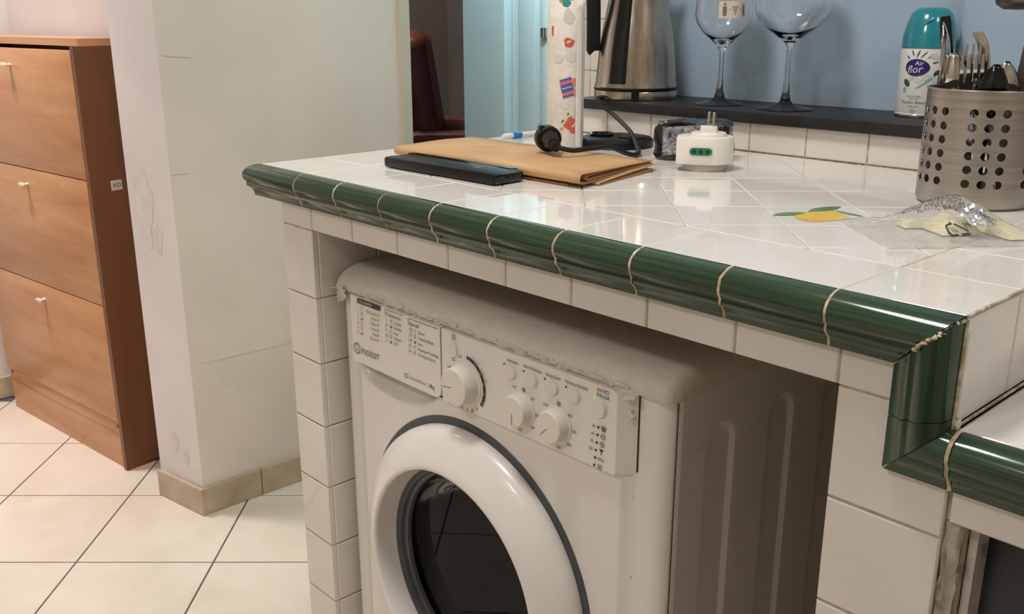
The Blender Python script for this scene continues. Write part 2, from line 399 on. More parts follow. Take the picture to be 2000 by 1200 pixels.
# skirting tiles
bs = bpy.data.objects.new('baseboard_left', None); C.objects.link(bs); bs['kind'] = 'structure'
def skirt(p, q, hgt=.0725, th=.011, name='skirting_tile'):
    p = Vector(p); q = Vector(q); d = (q-p).normalized(); nrm = Vector((d.y, -d.x)); L = (q-p).length
    mb = MB(); chamfer_poly(mb, [(0, 0), (L, 0), (L, hgt), (0, hgt)], th, .0015, lambda x, y, h: (p.x+d.x*x+nrm.x*h, p.y+d.y*x+nrm.y*h, y))
    mb.build(name, mSkirt, bs, True, 30)
skirt((-.975, .223), (-.975, .378)); skirt((-.975, .3805), (-.975, .70)); skirt((-.975, .7025), (-.975, .872))
skirt((-1.152, .190), (-.964, .2225))
skirt((-2.148, .2737), (-1.3, .373)); skirt((-2.172, -.06), (-2.146, .265)); skirt((-2.198, -.40), (-2.172, -.063))
# door casing at the end of the left wall and the dark room beyond
structure('trim_1', MB().cbox((-1.14, .876, 0), (-.968, .912, 2.7), .004), mJamb)
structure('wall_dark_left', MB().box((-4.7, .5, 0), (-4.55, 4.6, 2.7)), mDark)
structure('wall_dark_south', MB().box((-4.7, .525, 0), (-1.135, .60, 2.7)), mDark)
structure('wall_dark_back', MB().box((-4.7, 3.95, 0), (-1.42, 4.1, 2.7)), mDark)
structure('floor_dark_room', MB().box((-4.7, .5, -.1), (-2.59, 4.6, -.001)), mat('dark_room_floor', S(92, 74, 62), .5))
structure('ceiling_dark_room', MB().box((-4.7, .5, 2.7), (-2.59, 4.6, 2.8)), mCeil)
# cool-lit corridor: cross wall with a panelled white door
structure('wall_corridor', MB().box((-1.452, 1.5, 0), (-1.246, 1.62, 2.7)).box((-.41, 1.5, 0), (2.55, 1.62, 2.7)).box((-1.246, 1.5, 2.1), (-.41, 1.62, 2.7)), mCyan)
structure('wall_corridor_end', MB().box((-1.452, 1.62, 0), (-1.40, 3.95, 2.7)), mBlue)
d1 = structure('door_1', MB().cbox((-1.240, 1.53, .005), (-.42, 1.57, 2.095), .002), mCyan)
for (x0, x1) in ((-1.20, -1.12), (-1.10, -1.07), (-1.05, -.46)):
    MB().cbox((x0, 1.520, .12), (x1, 1.531, 1.98), .004).build('door_panel', mCyan, d1)
MB().cbox((-1.085, 1.505, 1.14), (-1.06, 1.53, 1.17), .003).lathe([(.009, 0), (.009, .03)], 12, (-1.072, 1.51, 1.14)).build('hinge', mSteel, d1)
# back wall behind the ledge: pale blue, with a tiled white pier at its left end
structure('wall_back', MB().box((-.205, .80, 0), (2.55, .95, 2.7)), mBlue)
structure('trim_2', MB().cbox((.529, .780, H+.0625), (.70, .802, 2.7), .004), mBlue)
pier = structure('wall_pier', MB().box((-.225, .7894, 0), (-.04, .952, 2.7)), mTrimGrout)
for r in range(17):
    for (x0, x1) in ((-.2235, -.2075), (-.2055, -.042)):
        link('wall_tile', tile_mesh(x1-x0, .0975, .006, mTile, .0012, '-y'), pier, ((x0+x1)/2, .788, H-.1+r*.1+.05), (jit(), 0, jit()))

# ------------------------------------------------------------------ the tiled masonry counter
ct = thing('tiled_counter', 'white tiled masonry kitchen counter with glossy green edge tiles and a step down at right', 'counter')
XL, XR, YB = -.132, .8946, .625           # top: left edge, step edge, upstand
core = MB(); ZL0 = H-.0877
core.box((XL+.003, .0016, H-.044), (XR-.0016, YB+.004, H-.0012))        # top slab mortar
core.box((-.0785, .0016, 0), (-.0016, YB+.004, H-.043))                  # left side wall
core.box((.8016, .0016, 0), (.8855, YB+.004, H-.043))                     # wall between machine and step
core.box((.8855, .0016, 0), (.898, YB+.004, ZL0-.0012))
core.box((-.0016, .0016, H-.0790), (.8016, .05, H-.043))                 # lintel
core.box((.8855, .0040, H-.1635), (1.9, YB+.004, ZL0-.0012))             # lower counter
core.box((-.0785, YB-.02, 0), (.898, YB+.004, H-.05))                      # rear of the recess
core.build('mortar_core', mGrout, ct, False)
MB().box((.30, .0100, H-.0815), (.7995, .048, H-.0791)).build('wood_strip', mTan, ct, False)
def place(me, loc, rot=None, name='white_tile'): return link(name, me, ct, loc, rot or (jit(.0025), jit(.0025), 0))
G = .0012
# front row and right-hand columns of the top, straight
xs = [XL] + [k*.1-.0065 for k in range(0, 8)] + [.7945, .8940]
def top_tile(x0, x1, y0, y1): place(tile_mesh(x1-x0-G, y1-y0-G, .008, mTile), ((x0+x1)/2, (y0+y1)/2, H))
for x0, x1 in zip(xs, xs[1:]): top_tile(x0, x1, 0, .102)
ys = [.102, .204, .306, .408, .510, YB]
for y0, y1 in zip(ys, ys[1:]):
    top_tile(.7945, .8940, y0, y1); top_tile(XL, -.0065, y0, y1)
# diagonal field between them
def clip(pg, a, b, c):                     # keep a*x+b*y<=c
    out = []
    for i in range(len(pg)):
        p, q = pg[i], pg[(i+1) % len(pg)]; dp, dq = a*p[0]+b*p[1]-c, a*q[0]+b*q[1]-c
        if dp <= 0: out.append(p)
        if dp*dq < 0: t = dp/(dp-dq); out.append((p[0]+(q[0]-p[0])*t, p[1]+(q[1]-p[1])*t))
    return out
def clean(pg):
    out = []
    for p in pg:
        if not out or math.dist(p, out[-1]) > 1e-4: out.append(p)
    if len(out) > 1 and math.dist(out[0], out[-1]) < 1e-4: out.pop()
    return out
def area2(pg): return abs(sum(pg[i][0]*pg[(i+1) % len(pg)][1]-pg[(i+1) % len(pg)][0]*pg[i][1] for i in range(len(pg))))/2
SP = .1425
for i in range(-7, 8):
    for j in range(-8, 9):
        a0, b0 = .31+SP*i, .668+SP*j        # a=x-y, b=x+y
        g = G*.75
        q = [(a0+g, b0+g), (a0+SP-g, b0+g), (a0+SP-g, b0+SP-g), (a0+g, b0+SP-g)]
        pg = [((a+b)/2, (b-a)/2) for a, b in q]
        for cl in ((-1, 0, .0065-G/2), (1, 0, .7945-G/2), (0, -1, -.102-G/2), (0, 1, YB-G/2)): pg = clip(pg, *cl) if pg else pg
        pg = clean(pg) if pg else pg
        if len(pg) < 3 or area2(pg) < .00012: continue
        if sum(pg[k][0]*pg[(k+1) % len(pg)][1]-pg[(k+1) % len(pg)][0]*pg[k][1] for k in range(len(pg))) < 0: pg = pg[::-1]
        cx = sum(p[0] for p in pg)/len(pg); cyy = sum(p[1] for p in pg)/len(pg)
        mb = MB(); chamfer_poly(mb, [(p[0]-cx, p[1]-cyy) for p in pg], .008, .0009, lambda x, y, h: (x, y, h-.008))
        place(mb.mesh('white_tile', mTile, True, 30), (cx, cyy, H))
# apron and side walls
def wallt(x0, x1, z0, z1, axis='-y', at=0.0):
    g = .0022
    me = tile_mesh(x1-x0-g, z1-z0-g, .008, mTile, .0014, axis)
    if axis == '-y': place(me, ((x0+x1)/2, at, (z0+z1)/2), (jit(.004), 0, jit(.004)))
    else: place(me, (at, (x0+x1)/2, (z0+z1)/2), (0, jit(.003), jit(.003)))
ZA = H-.0801
for k in range(8): wallt(k*.1, k*.1+.1, ZA, H-.012)
wallt(-.0801, 0, ZA, H-.012); wallt(.8, .8985, ZA, H-.012)
for r in range(10):
    z1 = ZA-r*.0996; z0 = max(z1-.0996, .002)
    if z1-z0 < .01: continue
    wallt(-.0801, 0, z0, z1); wallt(.8, .8985, z0, z1)
    for c in range(6): wallt(.008+c*.1, .108+c*.1, z0, z1, '+x', 0.0)
    for c in range(6): wallt(.008+c*.1, .108+c*.1, z0, z1, '-x', -.0801)
# riser of the step, lower counter top and apron
ZL = H-.0877
for c in range(6): wallt(c*.1+.0, c*.1+.1, ZL, H-.0015, '+x', XR)
for c in range(5):
    for r in range(6):
        me = tile_mesh(.1-G, .1-G, .008, mTile); place(me, (XR+.004+.05+c*.1, .05+r*.1, ZL))
for c in range(5): wallt(XR+.006+c*.1, XR+.106+c*.1, H-.1645, ZL-.012)
# rough broken jamb of the niche and its dark back board
mb = MB()
mb.grid(lambda u, v: (.8985+.011*u+.0022*noise.noise((u*2, v*60, 1)), .004+.010*noise.noise((u*3, v*40, 7))*.6+.006*u*u,   .02+v*(H-.1645-.02)), 5, 70)
mb.box((.8985, .012, .02), (.9095, .10, H-.1645))
mb.build('broken_mortar_edge', mDirtyGrout, ct, True, 60)
mb = MB(); mb.box((.911, .022, .02), (.9175, .05, H-.1665)); mb.build('jamb_plaster', mDirtyGrout, ct, False)
nb = MB(); nb.box((.910, .045, 0), (1.9, .06, H-.164)); nbo = nb.build('niche_panel', mBoard, ct, False, label='mottled black panel closing the niche under the lower worktop')
mb = MB(); mb.add([(.925, .0445, .665), (.934, .0445, .69), (.944, .0445, .705), (.938, .0445, .68), (.932, .0445, .655), (.926, .0445, .63)], [(0, 1, 2, 3, 4, 5)])
mb.build('chipped_patch', mChip, nbo, False)

# green edge tiles: bullnose over a cove, projecting in front of the apron
prof = [(0, 0), (.006, -.0008), (.0125, -.0035), (.0175, -.008), (.0202, -.0135), (.0205, -.019), (.0188, -.0235), (.0165, -.0265), (.0168, -.0295), (.0160, -.0325), (.0128, -.0350), (.0100, -.0385), (.0088, -.0425), (.0085, -.0460), (.0, -.0460), (-.006, -.0460), (-.006, -.003)]
def edge_seg(x0, x1, zt, xoff0=None, xoff1=None, m=None, shrink=0, name='green_edge_tile'):
    """horizontal piece between x0 and x1; xoff functions shear the ends for mitres"""
    mb = MB(); n = len(prof)
    f0 = xoff0 or (lambda o, z: 0); f1 = xoff1 or (lambda o, z: 0)
    secs = []
    for t in (0, .004, .996, 1):
        v = []
        for o, z in prof:
            e = 0 if .001 < t < .999 else .0006
            o2, z2 = o-e-shrink, z-e*.6
            if shrink: z2 = z2-shrink*(1 if z > -.02 else 0)
            x = (x0+f0(o, z))*(1-t)+(x1+f1(o, z))*t
            v.append((x, -o2, zt+z2))
        secs.append(v)
    vv = [p for s_ in secs for p in s_]; ff = [list(range(n))[::-1], [3*n+i for i in range(n)]]
    for k in range(3):
        for i in range(n):
            j = (i+1) % n; ff.append((k*n+i, k*n+j, (k+1)*n+j, (k+1)*n+i))
    mb.add(vv, ff)
    return mb.build(name, m or mGreenX, ct, True, 38)
edges = [-.132, -.0085, .090, .191, .292, .3925, .4925, .593, .693, .7935, XR]
wig = [random.uniform(-.0012, .0012) for _ in edges]
g2 = .0014
mitR = lambda o, z: z*1.0                    # mitre down-left towards the step
for i in range(len(edges)-1):
    last = i == len(edges)-2
    edge_seg(edges[i]+(g2 if i else 0)+wig[i], edges[i+1]-(g2 if not last else .0008), H,
             None if i else (lambda o, z: -max(o, 0)), mitR if last else None)
# pale wavy joints that fill the gaps
def joint(x, zt, j):
    mb = MB(); n = 14; sec = []
    for s_ in (-.0016, .0016):
        for k, (o, z) in enumerate(prof[:14]):
            wv = .0012*noise.noise((j*3.7, z*180, 2)); sec.append((x+s_+wv, -(o-.0006+.0009*abs(noise.noise((j, z*300, 5)))), zt+z-.0003))
    mb.add(sec, [(k, k+1, n+k+1, n+k) for k in range(n-1)]); mb.build('edge_joint', mTrimGrout, ct)
for j, x in enumerate(edges[1:-1]): joint(x, H, j)
# left return of the edge
def edge_left():
    ys_ = [0, .10, .20, .30, .40, .50, .62]
    for i in range(6):
        mb = MB(); n = len(prof); y0, y1 = ys_[i]+(.0014 if i else 0), ys_[i+1]-.0014; v = []
        for t in (0, 1):
            for o, z in prof: v.append((XL-o, (y0 if t == 0 else y1)-(max(o, 0) if i == 0 and t == 0 else 0), H+z))
        mb.add(v, [list(range(n))[::-1], [n+k for k in range(n)]]+[(k, (k+1) % n, n+(k+1) % n, n+k) for k in range(n)])
        mb.build('green_edge_tile', mGreenX, ct, True, 38)
edge_left()
# upright piece at the step: the same profile turned, mitred top and bottom, cracked across
def edge_up(zt0, zb0, top_mitre, bot_mitre, name='green_edge_tile'):
    mb = MB(); n = len(prof); v = []
    for t in (0, 1):
        for o, z in prof:
            zz = (zt0 + (z if top_mitre else 0)) if t == 0 else (zb0 + (z if bot_mitre else .0))
            if not top_mitre and t == 0: zz += .010*z/.046*1.0 + .0008*math.sin(z*400)
            if not bot_mitre and t == 1: zz += .010*z/.046*1.0 + .0008*math.sin(z*400)
            v.append((XR+z, -o, zz))
    mb.add(v, [list(range(n))[::-1], [n+k for k in range(n)]]+[(k, (k+1) % n, n+(k+1) % n, n+k) for k in range(n)])
    return mb.build(name, mGreenZ, ct, True, 38)
edge_up(H-.0009, H-.0790, True, False)
edge_up(H-.0797, H-.0872, False, True)
# lower edge
edge_seg(XR+.0006, XR+.0045, ZL, lambda o, z: z, None)
edge_seg(XR+.0085, XR+.115, ZL)
for k in range(4): edge_seg(XR+.118+k*.1, XR+.215+k*.1, ZL)
joint(XR+.0065, ZL, 21)
mb = MB()                                   # crumbly mortar along the mitre at the corner
for k in range(26):
    t = k/25; x = XR-.001-.026*t; z = H-.002-.026*t; o = .004+.016*min(1, t*2.2)
    mb.lathe([(.0001, -.0016), (.0016+.0009*random.random(), -.0003), (.0009, .0012), (.0001, .0018)], 6, (x+jit(.0012), -o-.0006, z+jit(.0012)))
mb.build('mitre_mortar', mTrimGrout, ct, True, kind='stuff')
mb = MB()
for pts in ([(XR-.0005, y, H-.0006) for y in (0, .2, .4, .6)], [(XR+.0016, y, ZL+.0008) for y in (0, .2, .4, .6)], [(XR+.0006, -.001, z) for z in (H-.002, H-.04, ZL)]):
    mb.tube(pts, .0013, 6)
mb.build('corner_grout', mTrimGrout, ct)
# lemon printed on one diagonal tile
def onctr(x, y): return (x, y, H+.00035)
lp = MB(); d = Vector((.051, .037)).normalized(); ang = math.atan2(d.y, d.x)
pts = [(.6128, .2300), (.6175, .2205), (.627, .2145), (.6378, .2118), (.646, .2155), (.6515, .2255), (.6565, .240), (.663, .256), (.6655, .2615), (.6605, .2640), (.652, .2680), (.642, .2760), (.632, .2830), (.6225, .2840), (.6160, .2760), (.6125, .262), (.6115, .245)]
poly(lp, pts, onctr); lem = lp.build('lemon_print', mLemon, ct, False, label='printed yellow lemon with green leaves on one tile')
lf = MB()
def leaf(a, b, wd):
    a, b = Vector(a), Vector(b); d_ = (b-a); nn = Vector((-d_.y, d_.x)).normalized()
    up_ = [a+d_*t+nn*wd*math.sin(PI*t)**.8 for t in [i/8 for i in range(9)]]; dn = [a+d_*t-nn*wd*.8*math.sin(PI*t) for t in [i/8 for i in range(8, 0, -1)]]
    poly(lf, [(p.x, p.y) for p in up_+dn[1:]], lambda x, y: (x, y, H+.0006))
leaf((.596, .212), (.613, .252), .0085); leaf((.612, .258), (.622, .312), .010); leaf((.628, .285), (.668, .277), .0035)
lf.build('leaf_print', mLeafP, ct, False)
st = MB(); st.tube([(.608, .238, H+.0003), (.613, .258, H+.0003), (.628, .272, H+.0003)], .0012, 4, .15, (0, 0, 1)); st.build('stem_print', mStem, ct, False)

# tiled upstand below the ledge and the black ledge itself
us = structure('wall_upstand', MB().box((-.085, .6312, H-.05), (1.9, .80, H+.0455)), mTrimGrout)
for k in range(-1, 19):
    x0 = max(k*.1-.016, -.085); x1 = k*.1+.084
    link('wall_tile', tile_mesh(x1-x0-.002, .0445, .008, mTile, .0014, '-y'), us, ((x0+x1)/2, .6296, H+.0228), (jit(.004), 0, jit(.004)))
ledge = MB().cbox((-.092, .618, H+.0455), (1.9, .80, H+.0625), .0012).build('black_ledge', mSlab)
tag(ledge, 'long flat black ledge running along the blue wall above the white tiles', 'shelf')

# ------------------------------------------------------------------ washing machine
wm = thing('washing_machine', 'white front-loading washing machine tucked under the tiled counter', 'washing machine')
X0, X1, YF, ZT = .013, .613, .020, .837
DX, DZ = .305, .503                          # door centre
# steel cabinet: side panels with long embossed ribs, rear and base
cab = MB()
def rib(y, z):
    d_ = 0
    for yc, zt_ in ((.122, .79), (.240, .79), (.36, .79), (.48, .79)):
        hw = .0265; top = zt_-hw
        dist = abs(y-yc) if z < top else math.hypot(y-yc, z-top)
        d_ = max(d_, max(0, min(1, (hw-dist)/.006)))
    return d_*.0045
def uneven(a, b, cuts):
    s_ = sorted(set([a, b]+[c for c in cuts if a < c < b])); return s_
ysl = uneven(.043, .56, [yc+q for yc in (.122, .240, .36, .48) for q in (-.0265, -.0245, -.0225, -.0205, -.016, -.010, -.004, .004, .010, .016, .0205, .0225, .0245, .0265)])
zsl = uneven(.02, .836, [.10, .3, .5, .70]+[.76+k*.0025 for k in range(14)])
v = [(.611-rib(y, z), y, z) for z in zsl for y in ysl]; nn_ = len(ysl)
cab.add(v, [(j*nn_+i, j*nn_+i+1, (j+1)*nn_+i+1, (j+1)*nn_+i) for j in range(len(zsl)-1) for i in range(nn_-1)])
cab.add([(.0155, .043, .02), (.0155, .56, .02), (.0155, .56, .836), (.0155, .043, .836)], [(0, 1, 2, 3)])
cab.add([(.0155, .56, .02), (.611, .56, .02), (.611, .56, .836), (.0155, .56, .836)], [(0, 1, 2, 3)])
cab.add([(.0155, .043, .02), (.611, .043, .02), (.611, .56, .02), (.0155, .56, .02)], [(0, 1, 2, 3)])
me_ = cab.mesh('cabinet', mMachSide, True, 22); link('cabinet', me_, wm)
# worktop with a rolled front edge
wt = MB(); pr = [(.57, .838), (.57, .867), (.085, .868), (.062, .8672), (.048, .8645), (.036, .859), (.0275, .852), (.0235, .8445), (.0225, .8385), (.026, .8365)]
n = len(pr)
xsw = [(.010, .30), (.0115, .62), (.015, .85), (.020, 1)]
xsw = xsw+[(.15, 1), (.3, 1), (.45, 1)]+[(.626-x, s_) for x, s_ in xsw[::-1]]
vv = []
for x, s_ in xsw:
    for y, z in pr:
        zz = .8365+(z-.8365)*(.25+.75*s_) if z > .8365 else z
        yy = y+(1-s_)*.030 if y < .1 else y
        vv.append((x, yy, zz))
ff = [list(range(n)), [(len(xsw)-1)*n+i for i in range(n)]]
for k in range(len(xsw)-1):
    for i in range(n): j = (i+1) % n; ff.append((k*n+i, k*n+j, (k+1)*n+j, (k+1)*n+i))
wt.add(vv, ff); wt.build('worktop', mWorktop, wm, True, 50, label='dusty white worktop with a rolled front edge')
# moulded front: raised flat middle, chamfers, rounded corners, scoop under the drawer, round door opening
YP = .0235                                   # lower front plane
def front_y(x):
    xx = min(x-X0, X1-x)
    pts = [(0, .050), (.002, .043), (.006, .037), (.013, .0325), (.022, .0305), (.036, .0300), (.044, .0292), (.058, YP), (.064, YP), (9, YP)]
    for (a0, b0), (a1, b1) in zip(pts, pts[1:]):
        if a0 <= xx <= a1: return b0+(b1-b0)*(xx-a0)/(a1-a0)
    return YP
def scoop(x, z):
    x0, x1, zt_ = .072, .245, .7405
    if z > zt_ or x < x0 or x > x1: return 0
    u = (x-x0)/(x1-x0); depth_z = .040*math.sin(PI*min(1, max(0, u)))**.55*(1-.25*u)
    q = (zt_-z)/max(depth_z, 1e-4)
    if q > 1: return 0
    return .030*(1-q**2.2)*min(1, u/.16)*min(1, (1-u)/.10)
xsf = sorted(set([X0+q for q in (0, .0006, .002, .004, .006, .0095, .013, .018, .022, .036, .044, .051, .058)]+[X1-q for q in (0, .0006, .002, .004, .006, .0095, .013, .018, .022, .036, .044, .051, .058)]+[.071+k*(.486/116) for k in range(117)]))
zsf = [.02+.03*k for k in range(7)]+[.23+k*.0051 for k in range(1, 88)]+[.6787+k*.0024 for k in range(26)]+[.7409, .76, .80, .8365]
zsf = sorted(zsf)
HOLE = .160
fm = MB(); idx = {}
for j, z in enumerate(zsf):
    for i, x in enumerate(xsf): fm.v.append(Vector((x, front_y(x)+scoop(x, z), z)))
nx = len(xsf)
for j in range(len(zsf)-1):
    for i in range(nx-1):
        cxx, czz = (xsf[i]+xsf[i+1])/2, (zsf[j]+zsf[j+1])/2
        if math.hypot(cxx-DX, czz-DZ) < HOLE: continue
        fm.f.append([j*nx+i, j*nx+i+1, (j+1)*nx+i+1, (j+1)*nx+i])
fm.build('front_panel', mMach, wm, True, 45)
for xr in (X0+.001, X1-.0032): MB().box((xr, .05, .02), (xr+.002, .06, .836)).build('front_return', mMach, wm, False)
MB().box((.612, .0405, .02), (.6128, .0425, .836)).build('corner_seam', mPrintG, wm, False)
# control panel, proud of the front, with a chamfered right end and round lower right corner
PY = .0160
PZ0, PZ1 = .7405, .8370
cp = MB()
rr = .010
def pan_out(x0, x1, r_lr, r_ll=.002, k=7):
    pts = [(x0, PZ1), (x0, PZ0+r_ll), (x0+r_ll, PZ0)]
    for i in range(k+1):
        a = -PI/2+PI/2*i/k; pts.append((x1-r_lr+r_lr*math.cos(a), PZ0+r_lr+r_lr*math.sin(a)))
    pts.append((x1, PZ1)); return pts
outer = pan_out(.2645, .5725, .012); inner = [(x if x < .5 else min(x, .5535+.0*(x)), z+(.0008 if z < .76 else 0)) for x, z in pan_out(.2645, .5555, .006)]
n = len(outer)
cp.add([(x, PY, z) for x, z in inner]+[(x, PY+.0125 if x > .50 else YP, z) for x, z in outer]+[(x, .034, z) for x, z in outer],
       [list(range(n))]+[(i, (i+1) % n, n+(i+1) % n, n+i) for i in range(n)]+[(n+i, n+(i+1) % n, 2*n+(i+1) % n, 2*n+i) for i in range(n)])
cpo = cp.build('control_panel', mMach, wm, True, 25)
# dark line round the panel
mb = MB(); mb.box((.0700, YP-.0012, PZ0-.0012), (.551, YP+.002, PZ0+.0003)); mb.box((.5722, .0282, PZ0+.008), (.5734, .031, PZ1)); mb.box((.2635, PY+.0006, PZ0+.012), (.2645, YP, PZ1))
mb.build('panel_seam', mSlot, wm, False)
dr = MB(); q = pan_out(.0545, .2632, .016, .001); n = len(q)
ins = [(min(max(x, .062), .2622), max(z, PZ0+.0006)) for x, z in q]
dr.add([(x, PY-.0006 if x > .07 else PY+.0012, z) for x, z in ins]+[(x, YP+(.005 if x < .06 else 0), z) for x, z in q]+[(x, .034, z) for x, z in q],
       [list(range(n))]+[(i, (i+1) % n, n+(i+1) % n, n+i) for i in range(n)]+[(n+i, n+(i+1) % n, 2*n+(i+1) % n, 2*n+i) for i in range(n)])
dro = dr.build('detergent_drawer', mMach, wm, True, 25, label='detergent drawer front printed with the list of programmes')
PT = PY-.0010
def pan(x0, z0): return lambda x, y: (x0+x, PT, z0+y)
# --- printing on the drawer
tx = MB(); tg = MB()
poly(tx, [(.0815, .8300), (.1355, .8300), (.1355, .8375), (.0835, .8375), (.0815, .836)], pan(0, 0))
wtx = MB(); text(wtx, 'CICLI RAPIDI', .0056, lambda x, y: (.0845+x, PT-.0003, .8317+y))
def icon(mb, cx, cz, k, s_=.0024):
    if k % 3 == 0: ringpoly(mb, cx, cz, s_*.75, s_, pan(0, 0), .4, 5.6, 10)
    elif k % 3 == 1:
        for q in range(3): poly(mb, [(cx-s_, cz-s_+q*s_*.8), (cx+s_, cz-s_+q*s_*.8+.0006), (cx+s_, cz-s_+q*s_*.8+.0012), (cx-s_, cz-s_+q*s_*.8+.0006)], pan(0, 0))
    else: poly(mb, [(cx-s_, cz+s_*.6), (cx-s_*.4, cz-s_), (cx+s_*.7, cz-s_*.8), (cx+s_, cz+s_*.9), (cx, cz+s_*.2)], pan(0, 0))
for i, t in enumerate(("Misti Colorati 59'", "Cotone 59'", "Sintetici 59'", "Cotone 45'", "Misti 30'", "Express 20'")):
    z = .8215-i*.0073
    text(tx, str(i+1), .0058, pan(.0815-.0007*i, z)); icon(tg, .0915-.0006*i, z+.002, i)
    text(tx, t, .0056, pan(.1335-.0009*i, z-.0008), 'RIGHT', .8)
poly(tx, [(.1465, .8385), (.1875, .8385), (.1875, .8392), (.1465, .8392)], pan(0, -.0035)); poly(tx, [(.1457, .829), (.1464, .829), (.1472, .8392), (.1465, .8392)], pan(0, -.0035))
text(tx, 'Tradizionali', .0072, pan(.1478, .8268), 'LEFT', .98)
for i, t in enumerate(('Cotone', 'Sintetici', 'Lana', 'Delicati', '20°C')):
    z = .8190-i*.0073; text(tx, str(7+i), .0060, pan(.1475-.0008*i, z)); icon(tg, .1592-.0006*i, z+.002, i+1); text(tx, t, .0058, pan(.1655-.0005*i, z), 'LEFT', .9)
poly(tx, [(.1975, .8385), (.2600, .8385), (.2600, .8392), (.1975, .8392)], pan(0, -.0045)); poly(tx, [(.1967, .829), (.1974, .829), (.1982, .8392), (.1975, .8392)], pan(0, -.0045))
text(tx, 'Speciali', .0072, pan(.1988, .8258), 'LEFT', .98)
for i, t in enumerate(('Bianchi', 'Colorati/Delicati', 'Sport', 'Risciacquo+Centrifuga', 'Centrifuga+Scarico')):
    z = .8180-i*.0075; text(tx, str(12+i), .0066, pan(.1985-.0009*i, z)); icon(tg, .2115-.0006*i, z+.002, i); text(tx, t, .0056, pan(.2180-.0006*i, z), 'LEFT', .84)
ringpoly(tx, .0752, .7620, .0066, .0080, pan(0, 0), 0, 2*PI, 26)
poly(tx, [(.0745, .7576), (.0759, .7576), (.0759, .7642), (.0745, .7642)], pan(0, 0)); poly(tx, ell(.0752, .7664, .0009, .0009, 0, 10), pan(0, 0))
text(tx, 'INDESIT', .0122, pan(.0855, .7572), 'LEFT', .98)
ringpoly(tg, .187, .7530, .0026, .0033, pan(0, 0), 0, 2*PI, 16); ringpoly(tg, .1915, .7530, .0026, .0033, pan(0, 0), .5, 5.5, 16)
text(tg, 'InverterMotor', .0066, pan(.1955, .7508), 'LEFT', .92); text(tg, '|', .007, pan(.2345, .7508)); text(tx, '8kg', .0078, pan(.2385, .7505), 'LEFT', .95)
tx.build('programme_lettering', mPrint, dro, False, kind='stuff'); tg.build('programme_symbols', mPrintG, dro, False, kind='stuff'); wtx.build('header_lettering', mWhitePrint, dro, False)
# --- printing on the panel
tx = MB(); tg = MB(); wtx = MB()
text(tx, 'ON', .0052, pan(.2890, .8318), 'CENTER'); text(tx, 'OFF', .0052, pan(.2890, .8272), 'CENTER')
KX, KZ = .3105, .7765
ringpoly(tx, KX, KZ, .0330, .0372, pan(0, 0), -.62, 1.48, 30)
for i in range(6):
    a = 1.36-i*.365; text(wtx, str(i+1), .0044, lambda x, y, a=a: (KX+.0351*math.cos(a)+x, PT-.0003, KZ+.0351*math.sin(a)+y-.0016), 'CENTER')
for t, a in (('7', -.93), ('8', -1.22), ('9', -1.50), ('10', -1.82), ('14', 2.75), ('15', 2.3), ('16', 1.86)):
    text(tx, t, .0066, pan(KX+.0345*math.cos(a), KZ+.0345*math.sin(a)-.0022), 'CENTER')
for i, ch in enumerate('CICLI RAPIDI'):
    a = 1.25-i*.085
    text(tg, ch, .0042, lambda x, y, a=a: (KX+.0395*math.cos(a)+x*math.sin(a)+y*math.cos(a), PT, KZ+.0395*math.sin(a)-x*math.cos(a)+y*math.sin(a)))
for t, x in (('Intensivo', .3955), ('Extra Risciacquo', .4290), ('Energy Saver', .4610), ('Partenza Ritardata', .4965)):
    text(tx, t, .0056, pan(x, .8262), 'CENTER', .80 if len(t) > 9 else .9)
text(tx, 'AVVIO', .0064, pan(.5345, .8300), 'CENTER', .95); text(tx, 'PAUSA', .0064, pan(.5345, .8240), 'CENTER', .95)
for x in (.3812, .4140, .4478, .4808): poly(tx, ell(x, .8215, .0013, .0013, 0, 10), pan(0, 0))
TX, TZ, SX_, SZ_ = .4100, .7740, .4675, .7730
for t, a in (('90°', 2.0), ('20°', .75), ('30°', 0), ('40°', -.72), ('60°', -1.6)): text(tx, t, .0052, pan(TX+.0262*math.cos(a), TZ+.0262*math.sin(a)-.002), 'CENTER')
for t, a in (('1200', 2.35), ('1000', 3.05), ('400', .72), ('500', 0), ('600', -.75), ('700', -1.45)): text(tx, t, .0050, pan(SX_+.0262*math.cos(a), SZ_+.0262*math.sin(a)-.002), 'CENTER', .9)
for (cx, cz) in ((.4140, .7985), (.4700, .7985)):
    ringpoly(tg, cx, cz, .0022, .0029, pan(0, 0), 0, 2*PI, 14); poly(tg, [(cx-.002, cz-.0004), (cx+.002, cz-.0004), (cx+.002, cz+.0004), (cx-.002, cz+.0004)], pan(0, 0)); poly(tg, [(cx-.0004, cz-.002), (cx+.0004, cz-.002), (cx+.0004, cz+.002), (cx-.0004, cz+.002)], pan(0, 0))
